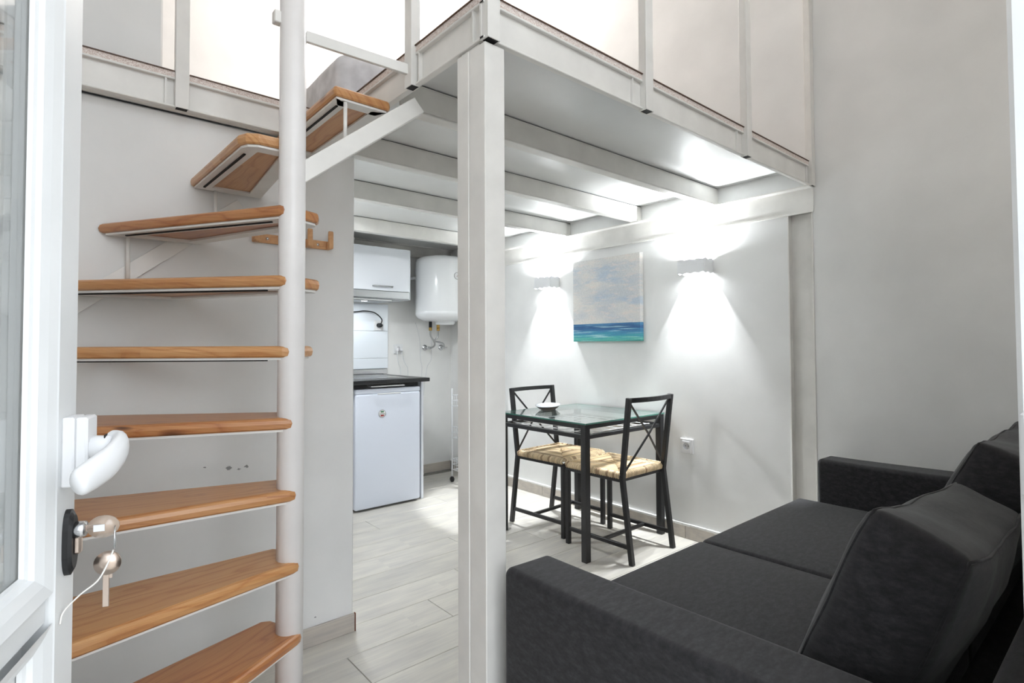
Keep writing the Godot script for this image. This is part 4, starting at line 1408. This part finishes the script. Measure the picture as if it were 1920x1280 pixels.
func sconce(label: String, at: Vector3, wide: float, col: Color, energy: float) -> void:
	var o := thing("wall_sconce", label, "wall lamp", at, 0.0, "up and down wall lamps")
	var s := st()
	var hw := wide / 2
	var hgt := 0.078
	var dep := 0.098
	# rippled shell, open above and below
	var rim := []
	var n := 56
	for k in n:
		var t := float(k) / n
		var per := 2.0 * dep + 2.0 * hw
		var d := t * per
		var q := Vector3.ZERO
		if d < dep: q = Vector3(-d, 0, -hw)
		elif d < dep + 2 * hw: q = Vector3(-dep, 0, -hw + (d - dep))
		else: q = Vector3(-(per - d), 0, hw)
		rim.append(q)
	rim.append(Vector3(0, 0, hw))
	for k in rim.size() - 1:
		var a: Vector3 = rim[k]
		var b: Vector3 = rim[k + 1]
		var u0 := Vector3(0, hgt + 0.0035 * sin(k * 0.75) + 0.002 * sin(k * 1.9), 0)
		var u1 := Vector3(0, hgt + 0.0035 * sin((k + 1) * 0.75) + 0.002 * sin((k + 1) * 1.9), 0)
		var l0 := Vector3(0, 0.0035 * sin(k * 0.8 + 1.0), 0)
		var l1 := Vector3(0, 0.0035 * sin((k + 1) * 0.8 + 1.0), 0)
		var c := Vector3(-dep / 2, 0, 0)
		var ai := a + (c - a) * 0.07
		var bi := b + (c - b) * 0.07
		var out := (a + b) * 0.5 - c
		quad(s, a + l0, b + l1, b + u1, a + u0, out)
		quad(s, ai + l0, bi + l1, bi + u1, ai + u0, -out)
		quad(s, a + u0, b + u1, bi + u1, ai + u0, Vector3.UP)
		quad(s, a + l0, b + l1, bi + l1, ai + l0, Vector3.DOWN)
	obj("shell", s, M.plastic_soft, o)
	s = st(); bx(s, -0.088, -0.004, hgt / 2 - 0.010, hgt / 2 + 0.010, -hw + 0.010, hw - 0.010); var body := obj("lamp_body", s, M.plastic_soft, o)
	for dirn in [1.0, -1.0]:
		s = st(true)
		for dz in [-0.052, 0.0, 0.052]:
			s = st(true)
			lathe(s, Vector3(-0.024, hgt / 2 + dirn * 0.0105, dz), [Vector2(0.0, dirn * 0.0015), Vector2(0.012, dirn * 0.0015), Vector2(0.013, 0.0)], 16)
			obj("led", s, M.led_cool, body)
		var a := AreaLight3D.new()
		a.name = "light"
		a.area_size = Vector2(0.12, 0.02)
		a.light_color = col
		a.light_energy = energy * (0.27 if dirn > 0 else 0.03)   # added fill: strong upwards to brighten ceiling and room, faint downwards
		a.area_range = 12.0
		a.area_attenuation = 2.0
		a.shadow_enabled = true
		o.add_child(a, true)
		a.position = Vector3(-0.064, hgt / 2 + dirn * 0.0145, 0)
		a.basis = Basis(Vector3(0, 0, 1), Vector3(dirn, 0, 0), Vector3(0, -dirn, 0))
		for dz in [-0.052, 0.0, 0.052]:
			var l := SpotLight3D.new()
			l.name = "light"
			l.light_color = col
			l.light_energy = energy / 3.0
			l.light_size = 0.010
			l.spot_angle = 33.0
			l.spot_angle_attenuation = 0.18
			l.spot_range = 12.0
			l.spot_attenuation = 2.0
			l.shadow_enabled = true
			o.add_child(l, true)
			l.position = Vector3(-0.020, hgt / 2 + dirn * 0.020, dz)
			l.rotation.x = PI / 2 if dirn > 0 else -PI / 2

# ---------------------------------------------------------------- on the loft
func build_loft_things() -> void:
	var m := thing("mattress", "mattress in a pale grey fitted sheet on the loft floor", "mattress", Vector3(1.545, YF, -2.965))
	var s := st(true)
	var n := noise(501, 5.0, 3)
	rbox(s, Vector3(0, 0.125, 0), Vector3(0.70, 0.125, 0.98), 0.06, 12, Basis.IDENTITY, func(p: Vector3, d: Vector3): return p + (d * 0.012 * n.get_noise_3d(p.x * 1.0, p.y * 0.4, p.z * 1.0) if p.y > -0.09 else Vector3.ZERO))
	obj("sheet", s, M.sheet, m)
	# round lamp high on the loft wall
	var g := thing("globe_lamp", "round white wall lamp high above the bed", "wall lamp", Vector3(XW, 3.95, -3.2))
	s = st(true); lathe(s, Vector3.ZERO, [Vector2(0, 0.03), Vector2(0.05, 0.028), Vector2(0.06, 0.0005)], 24, Basis(Vector3(0, 0, 1), PI / 2)); obj("base", s, M.plastic, g)
	s = st(true)
	var pr := []
	for k in 13: pr.append(Vector2(0.08 * sin(PI * k / 12.0), 0.08 * cos(PI * k / 12.0)))
	lathe(s, Vector3(-0.105, 0, 0), pr, 28)
	obj("bulb_glass", s, glow(Color(1.0, 0.975, 0.96), 8.0), g)
	var l := OmniLight3D.new()
	l.name = "light"
	l.light_color = Color(1.0, 0.975, 0.96)
	l.light_energy = 3.9
	l.light_size = 0.08
	l.omni_range = 14.0
	l.omni_attenuation = 2.0
	l.shadow_enabled = true
	g.add_child(l)
	l.position = Vector3(-0.105, 0, 0)
